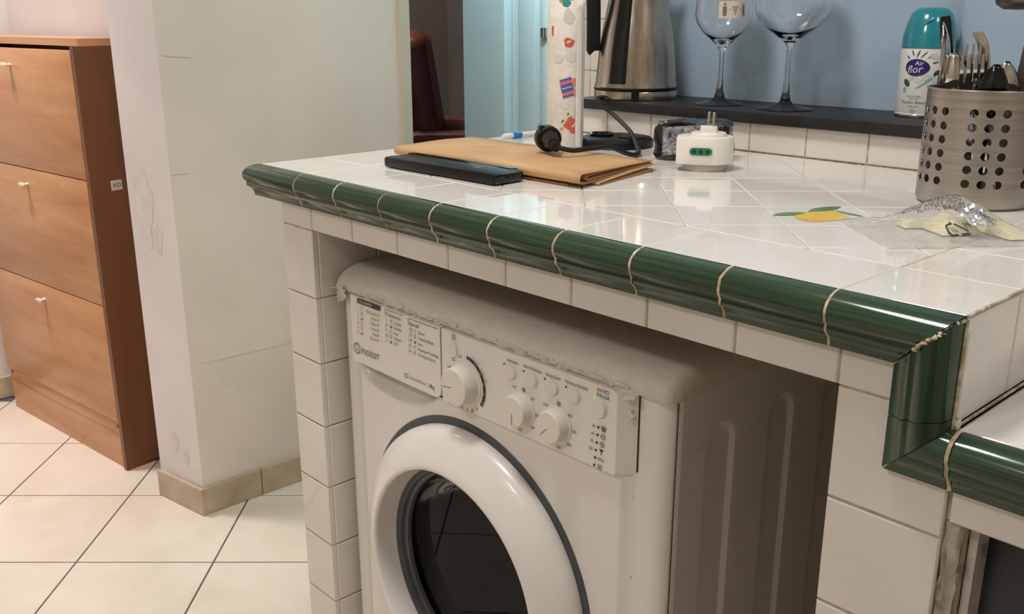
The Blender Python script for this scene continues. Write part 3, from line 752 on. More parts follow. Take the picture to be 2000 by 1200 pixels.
for i in range(6):
    z = .7895-i*.0091; x = .5290-.0009*i; poly(tx, ell(x, z, .0016, .0016, 0, 10), pan(0, 0))
    if i < 4: text(tx, ('3h', '6h', '9h', '12h')[i], .0052, pan(x-.0042, z-.0018), 'RIGHT', .9)
    sx_ = x+.0078
    if i == 0: poly(tg, [(sx_-.003, z+.003), (sx_-.0034, z+.0005), (sx_-.0022, z-.003), (sx_+.002, z-.003), (sx_+.0034, z+.0025), (sx_+.0015, z+.0015), (sx_, z+.0028)], pan(0, 0))
    elif i in (1, 2):
        ringpoly(tg, sx_, z, .0025, .0033, pan(0, 0), 0, 2*PI, 16)
        if i == 2: ringpoly(tg, sx_, z, .0009, .0015, pan(0, 0), 0, 2*PI, 12)
        else: poly(tg, [(sx_-.003, z-.0004), (sx_+.003, z-.0004), (sx_+.003, z+.0004), (sx_-.003, z+.0004)], pan(0, 0))
    elif i == 3: poly(tg, [(sx_-.003, z+.003), (sx_-.001, z+.001), (sx_-.0008, z-.003), (sx_+.0006, z-.003), (sx_+.0008, z+.0006), (sx_+.003, z+.003), (sx_+.002, z+.0014), (sx_-.002, z+.0014)], pan(0, 0))
    elif i == 4: text(tx, 'FINE', .0052, pan(sx_-.0042, z-.0018), 'LEFT', .9)
    else:
        for (a0, b0, a1, b1) in ((-.0028, -.0028, .0028, -.0021), (-.0028, .0021, .0028, .0028), (-.0028, -.0028, -.0021, .0028), (.0021, -.0028, .0028, .0028), (-.001, -.001, .001, .0012)):
            poly(tg, [(sx_+a0, z+b0), (sx_+a1, z+b0), (sx_+a1, z+b1), (sx_+a0, z+b1)], pan(0, 0))
tx.build('panel_lettering', mPrint, cpo, False, kind='stuff'); tg.build('panel_symbols', mPrintG, cpo, False, kind='stuff'); wtx.build('dial_lettering', mWhitePrint, cpo, False)
mb = MB(); ringpoly(mb, .5228, .8215, .0006, .0014, pan(0, 0), .8, 5.4, 12); mb.build('indicator_light', mGreenLed, cpo, False)
# --- knobs and buttons (lathes turned to face forward)
def fwdlathe(prof_, cx, cz, nseg=40, sx=1, sz=1, y0=PY):
    mb = MB(); mb.lathe(prof_, nseg); mb.v = [Vector((cx+p.x*sx, y0-p.z, cz+p.y*sz)) for p in mb.v]; return mb
def knob(cx, cz, r, dep, name, mark):
    k = fwdlathe([(r*1.14, 0), (r*1.14, .0012), (r*1.03, .002), (r*1.0, .004), (r*.955, dep-.003), (r*.93, dep-.0008), (r*.89, dep), (.0001, dep+.0006)], cx, cz, 44)
    ko = k.build(name, mBtn, wm, True, 30)
    m2 = MB(); a = mark; p = Vector((math.cos(a), math.sin(a))); n2 = Vector((-p.y, p.x))*.0004
    q = [p*r*.1+n2, p*r*.84+n2, p*r*.84-n2, p*r*.1-n2]; m2.add([(cx+s_.x, PY-dep-.0008, cz+s_.y) for s_ in q], [(0, 1, 2, 3)])
    m2.build('pointer_line', mPrintG, ko, False)
    return ko
knob(KX, KZ, .0250, .021, 'programme_dial', 3.3); knob(TX, TZ, .0195, .015, 'small_dial', -1.62); knob(SX_, SZ_, .0195, .015, 'small_dial', -2.35)
def button(cx, cz, a, b): fwdlathe([(1.16, 0), (1.16, .0005), (1.02, .0006), (1.0, .0022), (.93, .0030), (.0001, .0034)], cx, cz, 28, a, b).build('push_button', mBtn, wm, True, 40)
button(.2885, .8148, .0078, .0093)
for x in (.3915, .4265, .4590, .4920): button(x, .8138, .0092, .0080)
button(.5305, .8110, .0088, .0098)
# --- door: dark seal ring, white moulded ring, glass bowl, gasket, drum
def ring(prof_, name, m, parent, nseg=96, ang=35):
    mb = MB(); v_ = []; f_ = []; k = len(prof_)
    for i in range(nseg):
        a = 2*PI*i/nseg
        for r, y in prof_: v_.append((DX+r*math.cos(a), y, DZ+r*math.sin(a)))
    for i in range(nseg):
        for j in range(k-1): f_.append((i*k+j, i*k+j+1, ((i+1) % nseg)*k+j+1, ((i+1) % nseg)*k+j))
    mb.add(v_, f_); return mb.build(name, m, parent, True, ang)
ring([(.196, YP-.0015), (.2165, YP-.0015), (.2175, YP-.0002), (.2175, YP+.002), (.196, YP+.002)], 'door_seal', mSeal, wm)
door = ring([(.1500, .020), (.1520, .0135), (.1560, -.0145), (.1568, -.0180), (.1590, -.0195), (.1625, -.0188), (.1700, -.0160), (.1880, -.0060), (.2000, .0020), (.2055, .0090), (.2070, .0160), (.2070, YP-.002), (.196, YP-.002)], 'door', mMach, wm, 120, 50)
ring([(.1522, .0140), (.1490, .0135), (.1475, .0165), (.1445, .0170), (.1430, .0230), (.1390, .0250), (.1370, .036)], 'glass_rim', mGasket, door)
bowl = MB(); bowl.lathe([(.1375, .030), (.1340, .046), (.1200, .084), (.1040, .106), (.0960, .111), (.0880, .1125), (.0001, .114)], 64)
bowl.v = [Vector((DX+p.x, p.z, DZ+p.y)) for p in bowl.v]; bo = bowl.build('door_glass', mDoorGlass, door, True, 60, label='dark smoked glass bowl of the porthole door')
ring([(.158, .034), (.150, .046), (.154, .060), (.140, .074), (.146, .090), (.136, .105), (.140, .120)], 'rubber_gasket', mGasket, wm, 72, 70)
dm = MB(); dm.lathe([(.140, .12), (.235, .125), (.235, .46), (.05, .47), (.0001, .47)], 48); dm.v = [Vector((DX+p.x, p.z, DZ+p.y)) for p in dm.v]; dm.build('drum', mDrum, wm, True, 40)
# handle plate: lower right part of the ring juts into the opening
hp = MB(); pts = []
for i in range(22): a = -.10-i*(.95/21); pts.append((DX+.156*math.cos(a), DZ+.156*math.sin(a)))
inn_ = [(DX+.148*math.cos(-1.05), DZ+.148*math.sin(-1.05)), (DX+.120*math.cos(-.96), DZ+.120*math.sin(-.96)), (DX+.104*math.cos(-.80), DZ+.104*math.sin(-.80)), (DX+.100*math.cos(-.62), DZ+.100*math.sin(-.62)), (DX+.104*math.cos(-.45), DZ+.104*math.sin(-.45)), (DX+.116*math.cos(-.28), DZ+.116*math.sin(-.28)), (DX+.132*math.cos(-.175), DZ+.132*math.sin(-.175)), (DX+.147*math.cos(-.115), DZ+.147*math.sin(-.115))]
full = pts+inn_
hp.prism(full, lambda p: (p[0], -.0175, p[1]), lambda p: (p[0], .016, p[1])); hp.build('door_handle', mMach, door, True, 40)
# torn remains of the packing film along the edge of the worktop
fr = MB()
for k in range(70):
    x = .06+.50*random.random()**.8; s_ = .0012+.0035*random.random(); z = .8405+jit(.0035)
    fr.add([(x+s_*2*math.cos(t)*(1+.4*jit(1)), .0222-.0005*math.cos(3*t), z+s_*.55*math.sin(t)) for t in [2*PI*i/7 for i in range(7)]], [tuple(range(7))])
def flap(pts):
    fr.add(pts, [tuple(range(len(pts)))])
fz = [(.550+.027*i/9, .0135+jit(.0006), .8385-(.003+.007*abs(noise.noise((i*.9, 3, 1))))*(1 if i > 1 else .3)) for i in range(10)]
for i in range(9):
    a, b = fz[i], fz[i+1]; flap([a, b, (b[0], .0205, .8405), (a[0], .0205, .8405)])
for k in range(7):
    z = .832-.030*random.random(); flap([(.567+jit(.004)+.0025*math.cos(t), .0235+.001*math.sin(t)-.002, z+.0030*math.sin(t)*(1+jit(.5))) for t in [2*PI*i/6 for i in range(6)]])
for k in range(12):
    z = .25+.47*random.random(); flap([(.5685+jit(.003)+.0009*math.cos(t), .02905, z+.0022*math.sin(t)) for t in [2*PI*i/6 for i in range(6)]])
fr.grid(lambda u, v: (.008+.040*u, .030-.012*u+.004*noise.noise((u*5, v*5, 9)), .842-.030*v*(1-.5*u)+.004*noise.noise((u*6, v*3, 4))), 8, 8)
fr.tube([(.012, .026, .835), (.000, .022, .834), (-.006, .030, .8325)], .0008, 5)
fr.build('torn_film', mFilm, wm, True, 60, kind='stuff', label='torn scraps of packing film stuck along the worktop edge')
for (x, y) in ((.05, .06), (.575, .06), (.05, .52), (.575, .52)): MB().lathe([(.018, 0), (.02, .004), (.014, .022)], 16, (x, y, 0)).build('foot', mBlack, wm)

# ------------------------------------------------------------------ shoe cabinet in the hall
W, D, HC = .725, .165, 1.155
sh = thing('shoe_cabinet', 'tall slim cherry-wood shoe cabinet with three flap doors in the hall', 'cabinet', (-1.3465, .1739, 0), math.atan2(.1184, .9929))
# local x runs to the left end (negative), y away from the viewer
mb = MB(); mb.box((-W, .016, 0), (-W+.016, D, HC)).box((-W, .012, HC-.018), (0, D, HC)).box((-W+.016, D-.006, 0), (-.016, D, HC-.018)).box((-W, .012, 0), (0, D, .016))
mb.build('carcass', mWood, sh, False)
MB().box((-.016, .014, 0), (0, D-.0, HC-.018)).box((-.016, -.002, 0), (0, .014, HC-.018)).build('side_panel', mWoodSide, sh, False, label='right side panel of the cabinet, shade put into its wood colour')
mb = MB(); mb.box((-W+.016, .004, .0), (-.016, .014, .098)); mb.build('plinth', mWood, sh, False)
zs = [.104, .139, .4735, .8065, 1.128]
MB().cbox((-W+.016, .002, zs[0]-.004), (-.018, .014, zs[1]-.003), .0012).build('lower_rail', mWood, sh)
for k in range(3):
    z0, z1 = zs[k+1], zs[k+2]
    dn = MB().cbox((-W+.012, -.003, z0+.0012), (-.0165, .014, z1-.0012), .0015).build('flap_door', mWood, sh)
    kx, kz = -.362, z1-.044
    kb = MB(); kb.lathe([(.004, 0), (.004, .010), (.0085, .016), (.0085, .020), (.0001, .022)], 14); kb.v = [Vector((kx+p.x*1.9, -.003-p.z, kz+p.y*.75)) for p in kb.v]
    kb.build('knob', mKnob, dn)
    MB().box((kx+.0125, -.0036, kz-.06), (kx+.0135, -.0029, kz)).build('knob_shadow_line', mWoodSide, dn, False) if False else None
stk = MB(); stk.cbox((0, .052, .776), (.0008, .082, .802), .0003); so = stk.build('sticker', mSticker, sh, False, label='small white sticker with dark letters')
tx = MB()
text(tx, 'XO', .0165, lambda x, y: (.0011, .0555+x, .7835+y), 'LEFT', .95); tx.build('sticker_lettering', mPrint, so, False)
for (x, z) in ((-.03, .125), (-.690, .125)):
    MB().lathe([(.0001, -.001), (.005, -.001), (.005, .001), (.0001, .001)], 12).build('screw_cap', mPrintG, sh, loc=(x, .0012, z), rot=(PI/2, 0, 0))

# ------------------------------------------------------------------ objects on the counter
RV = Vector((cy_, sy_, 0)); TC = Vector((sy_, -cy_, 0))             # handy directions in plan: across, towards the photographer
# folded kraft paper bag
kb = thing('kraft_paper_bag', 'flat folded brown kraft paper bag lying on the counter', 'paper bag', (0, 0, H))
def sheet(prof_, x0, x1, name, seed, th=.0007, nu=16, xe=None, sk=.21):
    mb = MB(); m_ = len(prof_)
    def fn(u, k, off):
        y, z = prof_[k]; x = x0+(x1-x0)*u + (xe(k/(m_-1)) if xe else 0)*u - (y-.172)*sk
        zz = z+.0016*noise.noise((x*9, y*9, seed))*(1 if z > .003 else 0)+.0008*noise.noise((x*30, y*30, seed))*(1 if z > .003 else 0)
        return Vector((x, y, max(zz, .0004)))
    top = [fn(i/nu, k, 0) for k in range(m_) for i in range(nu+1)]
    mb.add(top, [(k*(nu+1)+i, k*(nu+1)+i+1, (k+1)*(nu+1)+i+1, (k+1)*(nu+1)+i) for k in range(m_-1) for i in range(nu)])
    o = mb.build(name, mKraft, kb, True, 70)
    md = o.modifiers.new('thickness', 'SOLIDIFY'); md.thickness = th; md.offset = 0
    return o
def bend(y, z0, z1, n=6): return [(y-.5*(z1-z0)*math.sin(PI*i/n), z1-(z1-z0)*(1-math.cos(PI*i/n))/2) for i in range(n+1)]
back = lambda z: [(.372-.012*i*2.2, z+.0002*i) for i in range(7)]
ptop = [(.372, .0125), (.34, .0135), (.30, .0155), (.26, .0165), (.22, .0172), (.195, .0176)]+bend(.186, .0052, .0178, 7)+[(.21, .0050), (.27, .0068), (.33, .0085), (.372, .0098)]
sheet(ptop, -.045, .343, 'paper_fold', 1)
pmid = [(.368, .0112), (.32, .0128), (.25, .0138), (.215, .0136)]+bend(.205, .0072, .0132, 5)+[(.25, .0078), (.32, .0094), (.368, .0102)]
sheet(pmid, -.035, .339, 'paper_fold', 5)
plow = [(.370, .0082), (.30, .0064), (.24, .0042), (.225, .0038)]+bend(.218, .0010, .0038, 4)+[(.25, .0010), (.31, .0012), (.366, .0022)]
sheet(plow, -.040, .350, 'paper_fold', 9)
plow2 = [(.366, .0035), (.30, .0028), (.20, .0020), (.190, .0016)]+bend(.187, .0006, .0016, 4)+[(.25, .0006), (.36, .0008)]
sheet(plow2, -.042, .318, 'paper_fold', 12)
# black power bank
pb = thing('power_bank', 'slim black rectangular power bank in front of the folded paper bag', 'power bank', (.138, .1405, H), 0.03)
MB().cbox((-.116, -.027, .0008), (.112, .027, .0155), .0035).build('casing', mBlack, pb)
MB().cbox((.1085, -.025, .002), (.1138, .025, .0143), .001).build('end_cap', mBlackGloss, pb)
mb = MB()
for (y, w_) in ((-.014, .006), (.002, .0035), (.014, .0065)): mb.box((.1132, y-w_, .0055), (.1142, y+w_, .0105))
mb.build('port', mSlot, pb, False)
mb = MB(); mb.box((.02, .010, .0155), (.075, .020, .0158)); mb.box((.045, -.004, .0155), (.062, .004, .0158)); mb.build('label_strip', mPrintG, pb, False)
mb = MB(); mb.box((-.116, .018, .013), (.10, .0272, .0165)); mb.build('raised_edge', mBlackGloss, pb, False)
# kitchen paper roll with printed motifs
kx_, ky_ = .0455, .457
kr = thing('kitchen_paper_roll', 'standing roll of white kitchen paper printed with red and blue motifs', 'kitchen paper', (kx_, ky_, H))
KR = .0302
VA = math.atan2(-.6898-ky_, 1.157-kx_)         # direction from the roll to the photographer's side
MB().lathe([(.012, 0), (KR-.0012, 0), (KR, .0015), (KR-.0003, .10), (KR+.0002, .17), (KR-.0002, .2275), (KR-.0018, .2295), (.0125, .2295), (.012, .228), (.012, 0)], 48, close=False).build('paper', mPaper, kr, True, 50)
MB().lathe([(.0118, 0), (.0118, .231), (.0100, .231), (.0100, 0)], 24, close=False).build('core', mSheetCore, kr)
def cyl(r, va): return lambda a, z: (r*math.cos(va+a/r), r*math.sin(va+a/r), z)     # a = arc length, positive to the right
mb = MB(); e0 = .0185
mb.grid(lambda u, v: Vector(cyl(KR+.0013+.0016*u, VA)(e0+.011*u+.0006*noise.noise((u*4, v*14, 2)), .0008+v*.2275)), 6, 30)
o = mb.build('loose_end', mPaper, kr); md = o.modifiers.new('t', 'SOLIDIFY'); md.thickness = .0008
MB().add([cyl(KR+.0006, VA)(e0-.0012+.0006*noise.noise((z*60, 1, 1)), z) for z in [.002+i*.0113 for i in range(20)]]+[cyl(KR+.0006, VA)(e0+.0018+.0008*noise.noise((z*60, 4, 1)), z) for z in [.002+i*.0113 for i in range(20)]], [(i, i+1, 21+i, 20+i) for i in range(19)]).build('torn_edge', mPaleP, kr, False)
def motif(parts_):
    for m, pts in parts_:
        mb = MB(); cpoly(mb, pts, cyl(KR+.0005, VA)); mb.build('printed_motif', m, kr, False)
zc = lambda px: (286-px)*.000795+.006
def blob(cx, cz, a, b, rot=0, k=0): return [(cx+x, cz+y) for x, y in [((a*(1+.18*math.sin(3*t+k)))*math.cos(t)*math.cos(rot)-(b*(1+.18*math.cos(2*t+k)))*math.sin(t)*math.sin(rot), (a*(1+.18*math.sin(3*t+k)))*math.cos(t)*math.sin(rot)+(b*(1+.18*math.cos(2*t+k)))*math.sin(t)*math.cos(rot)) for t in [2*PI*i/18 for i in range(18)]]]
def rbox(cx, cz, a, b, rot): return dens([(cx+x*math.cos(rot)-y*math.sin(rot), cz+x*math.sin(rot)+y*math.cos(rot)) for x, y in ((-a, -b), (a, -b), (a, b), (-a, b))])
motif([(mTealP, blob(-.001, zc(9), .0068, .0062, 0, 1)), (mOrange, blob(-.0095, zc(6), .0028, .0018, -.6)), (mRed, blob(-.0235, zc(62), .002, .010, 0)),
       (mRed, blob(.0045, zc(84), .0082, .0072, .3, 2)), (mCreamP, blob(.0048, zc(82), .0042, .0024, .5)), (mOrange, blob(.0075, zc(80), .0018, .0016)),
       (mPaleP, blob(.004, zc(34), .009, .010, .2, 3)), (mPaleP, blob(.008, zc(112), .007, .008, 1.2, 3)), (mPaleP, blob(-.012, zc(115), .008, .007, .2, 1)), (mPaleP, blob(0, zc(205), .008, .006, .9, 2))])
motif([(mOrange, blob(.0140, zc(160), .0055, .0075, .5, 1)), (mOrange, blob(.0155, zc(180), .0045, .006, .2, 2)), (mPinkP, rbox(.0025, zc(171), .0098, .0138, .25))])
mb = MB(); cpoly(mb, rbox(.0025, zc(171), .0098, .006, .25), cyl(KR+.0008, VA)); cpoly(mb, rbox(.0002, zc(155), .0092, .0016, .25), cyl(KR+.0008, VA)); cpoly(mb, rbox(.005, zc(187), .0092, .0014, .25), cyl(KR+.0008, VA)); mb.build('printed_motif', mBlueP, kr, False)
mb = MB()
for (dx_, dz_) in ((-.006, -.0015), (-.002, -.0005), (.002, .0005), (.006, .0015)): cpoly(mb, blob(.0025+dx_, zc(171)+dz_, .0016, .0014), cyl(KR+.0011, VA))
mb.build('printed_motif', mPaleP, kr, False)
motif([(mRed, rbox(.0075, zc(241), .0062, .0098, -.6+PI)), (mRed, blob(.0135, zc(254), .0078, .0072, 0, 1)), (mOrange, blob(-.0055, zc(253), .0026, .0026))])
mb = MB(); 
for (a, b, rr_) in ((-.0020, zc(233), .0028), (.0060, zc(227), .0026), (.0132, zc(247), .0024)): cpoly(mb, blob(a, b, rr_, rr_*.8, .7), cyl(KR+.0008, VA))
mb.build('printed_motif', mCreamP, kr, False)
mb = MB()
for (a, b) in ((-.0040, zc(237)), (.0050, zc(223)), (.0210, zc(235))): cpoly(mb, blob(a, b, .0022, .0014, 1), cyl(KR+.0008, VA))
mb.build('printed_motif', mLeaf, kr, False)

# travel adapter
ad = thing('travel_adapter', 'round white travel plug adapter with green three-hole socket and upright pins', 'adapter', (.3465, .4285, H))
da = math.atan2(-.6898-.4285, 1.157-.3465)     # towards the photographer
def loc2(r_, t_): # r_ to the right, t_ towards viewer
    v_ = Vector((math.cos(da), math.sin(da))); rr_ = Vector((-v_.y, v_.x)); q_ = rr_*r_+v_*t_; return (q_.x, q_.y)
out = []
for i in range(40):
    a = -.60*PI+ (2*PI-.44*PI)*0
ol = [(-.0385, .026), (-.010, .034)]
for i in range(30):
    a = math.radians(100) - math.radians(285)*i/29; ol.append((.039*math.cos(a)*1.0+.0, .035*math.sin(a)*1.0))
ol = [(-.0390, .0265), (-.0150, .0325), (.0080, .0347)]+[(.039*math.cos(a), .0355*math.sin(a)) for a in [math.radians(73-i*6.2) for i in range(42)]]
def extr(ol_, z0, z1, m, name, par, c=.0015):
    mb = MB(); n_ = len(ol_); lv = [(z0, 1-.03), (z0+c, 1), (z1-c, 1), (z1-.0003, .985), (z1, .96)]; v_ = []
    for z, s_ in lv: v_ += [loc2(a*s_, b*s_)+(z,) for a, b in ol_]
    f_ = [list(range(n_)), [(len(lv)-1)*n_+i for i in range(n_)]]
    for k in range(len(lv)-1):
        for i in range(n_): j = (i+1) % n_; f_.append((k*n_+i, k*n_+j, (k+1)*n_+j, (k+1)*n_+i))
    mb.add(v_, f_); return mb.build(name, m, par, True, 35)
MB().lathe([(.031, 0), (.0315, .001), (.0315, .0095), (.030, .0105)], 40).build('base_ring', mClearGrey, ad)
extr(ol, .0100, .0465, mWhite, 'body', ad)
MB().lathe([(.0245, .0465), (.0245, .0500), (.0235, .0512), (.0001, .0514)], 36, (loc2(.004, -.002)+(0,))).build('collar', mWhite, ad)
o2 = loc2(.004, -.002)
extr([(.004+x, -.002+y) for x, y in [(.0118*math.copysign(abs(math.cos(t))**.6, math.cos(t)), .0085*math.copysign(abs(math.sin(t))**.6, math.sin(t))) for t in [-2*PI*i/24 for i in range(24)]]], .0512, .0600, mWhite, 'plug_block', ad, .0012)
for s_ in (-.0026, .0040):
    p = loc2(.006+s_, -.002+s_*1.2); MB().lathe([(.0022, .0598), (.0022, .0775), (.0015, .0790), (.0001, .0793)], 12, (p[0], p[1], 0)).build('pin', mSteel, ad)
def face(a, z, e=.0006):        # on the flat front face: a runs along it to the right
    A_, B_ = Vector((-.0390, .0265)), Vector((-.0150, .0325)); B2 = Vector((.0080, .0347)); L1 = (B_-A_).length
    if a < L1: q_ = A_+(B_-A_)*(a/L1)
    else: q_ = B_+(B2-B_).normalized()*(a-L1)
    return loc2(q_.x-.0002, q_.y+e)+(z,)
mb = MB(); zc2 = .0285
pts = [(.0345+x, zc2+y) for x, y in [(.0105+.0050*math.cos(t), .0050*math.sin(t)) for t in [-PI/2+PI*i/9 for i in range(10)]]+[(-.0105+.0050*math.cos(t), .0050*math.sin(t)) for t in [PI/2+PI*i/9 for i in range(10)]]]
mb.add([face(a, z, .0004) for a, z in pts]+[face(a, z, .0016) for a, z in pts], [list(range(20, 40))]+[(i, (i+1) % 20, 20+(i+1) % 20, 20+i) for i in range(20)])
so = mb.build('socket_face', mSocket, ad, True, 40, label='green oblong socket with three holes')
mb = MB()
for c_ in (-.0092, 0, .0092): poly(mb, [(.0345+c_+.0026*math.cos(t), zc2+.0026*math.sin(t)) for t in [2*PI*i/14 for i in range(14)]], lambda a, z: face(a, z, .0021))
mb.build('socket_hole', mSlot, so, False)
# black power base with a raised ring
kbp = thing('power_base', 'flat round black power base with a raised ring lying at the back of the counter', 'power_base', (.094, .530, H))
MB().lathe([(.058, 0), (.061, .002), (.061, .011), (.057, .0148), (.050, .016), (.0001, .016)], 48).build('plate', mBlack, kbp)
MB().lathe([(.0195, .016), (.0205, .0195), (.0185, .021), (.0150, .0205), (.0138, .0165)], 36, (-.022, -.012, 0), close=False).build('connector_ring', mBlackGloss, kbp)
MB().lathe([(.006, .016), (.006, .0205), (.004, .0225), (.0001, .0228)], 16, (-.022, -.012, 0)).build('connector_pin', mBlackGloss, kbp)
MB().cbox((.018, -.018, .0155), (.052, .014, .0185), .001).build('raised_pad', mBlackMatte, kbp)
# crinkled black package
pk = thing('black_package', 'crinkled glossy black plastic package lying against the tiles behind the adapter', 'package', (.272, .502, H), .48)
bm = bmesh.new(); bmesh.ops.create_cube(bm, size=1); bmesh.ops.subdivide_edges(bm, edges=bm.edges[:], cuts=15, use_grid_fill=True)
for v_ in bm.verts:
    x, y, z = v_.co; s_ = 1-.22*max(0, abs(x)*2-.72)/.28
    co = Vector((x*.112, y*.068*s_*(1-.12*(z+.5)), .0285+z*.056*s_*(1+.10*x)))
    d_ = .0062*noise.noise(co*34)+.0030*noise.noise(co*95+Vector((3, 1, 2)))
    co += v_.co.normalized()*d_; co.z = max(co.z, .0006); v_.co = co
bm.verts.index_update(); mb = MB(); mb.add([v_.co.copy() for v_ in bm.verts], [[q.index for q in f.verts] for f in bm.faces]); bm.free()
mb.build('wrapper', mFoil, pk, True, 50)
mb = MB(); mb.grid(lambda u, v: Vector((-.040+.078*u, -.0385-.003*noise.noise((u*3, v*3, 5))-.0022*abs(noise.noise((u*9, v*7, 1))), (.008+.024*u*u)+(.042-.020*u*u)*v+.004*u)), 16, 10)
mb.build('sheen_patch', mFoilSheen, pk, True, 50, label='crumpled patch with a grey reflection painted on the wrapper')
# pen with a blue end
pn = thing('pen', 'white pen with a blue band lying behind the paper bag', 'pen', (-.0945, .482, H+.0055), math.atan2(.054, .004))
MB().tube([(-.034, 0, 0), (-.028, 0, 0), (.10, 0, 0), (.112, 0, 0)], [.003, .0046, .0046, .003], 14).build('barrel', mWhite, pn)
MB().tube([(-.012, 0, 0), (-.011, 0, 0), (.007, 0, 0), (.008, 0, 0)], [.0046, .0054, .0054, .0046], 14).build('grip_band', mBlueCap, pn)

# power cord: plug lying on the bag, loop running back to the kettle on the ledge
pc = thing('plug_cable', 'black power cord with its plug resting on the paper bag', 'cord', (0, 0, 0))
def spline(pts, n=10):
    pts = [Vector(p) for p in pts]; o_ = []
    for i in range(len(pts)-1):
        p0, p1, p2, p3 = pts[max(i-1, 0)], pts[i], pts[i+1], pts[min(i+2, len(pts)-1)]
        for k in range(n):
            t = k/n; o_.append(.5*((2*p1)+(p2-p0)*t+(2*p0-5*p1+4*p2-p3)*t*t+(-p0+3*p1-3*p2+p3)*t**3))
    return o_+[pts[-1]]
c0 = Vector((.200, .281, H+.0300))
path = spline([c0, (.211, .304, H+.0245), (.209, .345, H+.0235), (.203, .392, H+.0200), (.205, .425, H+.0085), (.206, .444, H+.0045), (.199, .462, H+.0060), (.178, .482, H+.0120), (.138, .516, H+.0250), (.085, .555, H+.034), (.030, .590, H+.044), (-.012, .6065, H+.056), (-.024, .612, H+.0655), (-.026, .630, H+.0668), (-.026, .645, H+.0664)], 8)
MB().tube(path, .0036, 10).build('cable', mBlackMatte, pc)
ax_ = Vector((-.085, .052, .006)).normalized(); bx = Vector((0, 0, 1)); bx = (bx-ax_*bx.dot(ax_)).normalized(); cx_ = ax_.cross(bx)
def pl(a, b, c): return c0+ax_*a+bx*b+cx_*c
mb = MB(); mb.tube([pl(0, 0, 0), pl(.006, .0003, 0), pl(.012, .0006, 0), pl(.020, .001, 0)], [.0052, .0066, .0066, .0075], 14)
for k in range(3): mb.tube([pl(.002+k*.005, 0, 0), pl(.0045+k*.005, 0, 0)], .0074, 14)
mb.build('strain_relief', mBlackMatte, pc)
mb = MB(); mb.tube([pl(.016, .001, 0), pl(.030, .003, 0), pl(.044, .004, 0), pl(.052, .004, 0)], [.0085, .0120, .0145, .0150], 8); 
mb.tube([pl(.042, .003, 0), pl(.045, .003, 0), pl(.060, .003, 0), pl(.063, .003, 0)], [.0170, .0188, .0188, .0172], 28)
mb.tube([pl(.046, .0185, -.010), pl(.058, .0185, -.010)], .0045, 8)
mb.build('plug', mBlack, pc, True, 30, label='chunky black round-headed plug')
for s_ in (-.0095, .0095): MB().tube([pl(.063, .003, s_), pl(.080, .003, s_), pl(.082, .003, s_)], [.0024, .0024, .0015], 10).build('pin', mSteel, pc)

# ------------------------------------------------------------------ things on the ledge
LZ = H+.0625
# kettle
kt = thing('kettle', 'brushed steel electric kettle with black handle standing on the black ledge', 'kettle', (-.0108, .6985, LZ))
ka = math.atan2(-.6898-.6985, 1.157+.0108)
kp = [(.0748, .0205), (.0742, .024), (.0725, .030), (.0705, .055), (.0680, .085), (.0630, .118), (.0575, .146), (.0530, .172), (.0500, .200), (.0490, .215), (.0485, .220)]
MB().lathe([(.0700, .016)]+kp+[(.0475, .2215), (.0001, .2215)], 72).build('body', mKettle, kt, True, 50)
MB().lathe([(.0725, .0001), (.0745, .0012), (.0750, .003), (.0750, .0145), (.0742, .0158), (.066, .0160)], 72).build('base_band', mKettle, kt)
MB().lathe([(.0752, .0158), (.0758, .0170), (.0758, .0205), (.0740, .0222)], 72, close=False).build('base_ring', mBlack, kt)
MB().lathe([(.0735, -.0), (.0735, .0012), (.0700, .0016)], 48).build('base_foot', mBlackMatte, kt)
def kcyl(r, a, z): return (r*math.cos(ka+a), r*math.sin(ka+a), z)
def krad(z):
    for (r0, z0), (r1, z1) in zip(kp, kp[1:]):
        if z0 <= z <= z1: return r0+(r1-r0)*(z-z0)/(z1-z0)
    return kp[-1][0]
mb = MB()
mb.grid(lambda u, v: Vector(kcyl(krad(.029+v*.18)+.0018*(1 if .04 < u < .96 else .1), math.radians(-41+27*u+4*v), .029+v*.18)), 10, 24)
mb.build('water_window', mBlackGloss, kt, True, 60, label='black upright strip down the kettle body')
mb = MB(); mb.box((.0735, -.0068, .000), (.0775, .0068, .0175)); mb.v = [Vector((p.x*math.cos(ka)-p.y*math.sin(ka), p.x*math.sin(ka)+p.y*math.cos(ka), p.z)) for p in mb.v]; mb.build('catch', mBlack, kt, False)
ha = math.radians(-78)
def kh(r, z, s_=0): a = ka+ha; return Vector((r*math.cos(a)-s_*math.sin(a), r*math.sin(a)+s_*math.cos(a), z))
hd = MB()
secs = [(.0790, .0835, .0110), (.0795, .0840, .0125), (.0795, .105, .0140), (.0800, .135, .0155), (.0805, .160, .0165), (.0820, .185, .0170), (.0760, .207, .0170), (.0600, .221, .0170), (.045, .226, .0170)]
n_ = 14; vv = []
for k, (r, z, w_) in enumerate(secs):
    q0 = secs[max(k-1, 0)]; q1 = secs[min(k+1, len(secs)-1)]; t = Vector((q1[0]-q0[0], q1[1]-q0[1])).normalized()
    nn2 = Vector((t.y, -t.x)); dep = (.0125 if k else .011)
    for i in range(n_):
        a = 2*PI*i/n_; ca, sa = math.cos(a), math.sin(a); ca = math.copysign(abs(ca)**.6, ca); sa = math.copysign(abs(sa)**.6, sa)
        vv.append(kh(r+nn2.x*dep*ca, z+nn2.y*dep*ca, w_*.72*sa))
ff = [list(range(n_)), [(len(secs)-1)*n_+i for i in range(n_)]]
for k in range(len(secs)-1):
    for i in range(n_): j = (i+1) % n_; ff.append((k*n_+i, k*n_+j, (k+1)*n_+j, (k+1)*n_+i))
hd.add(vv, ff); hd.build('handle', mBlack, kt, True, 50)
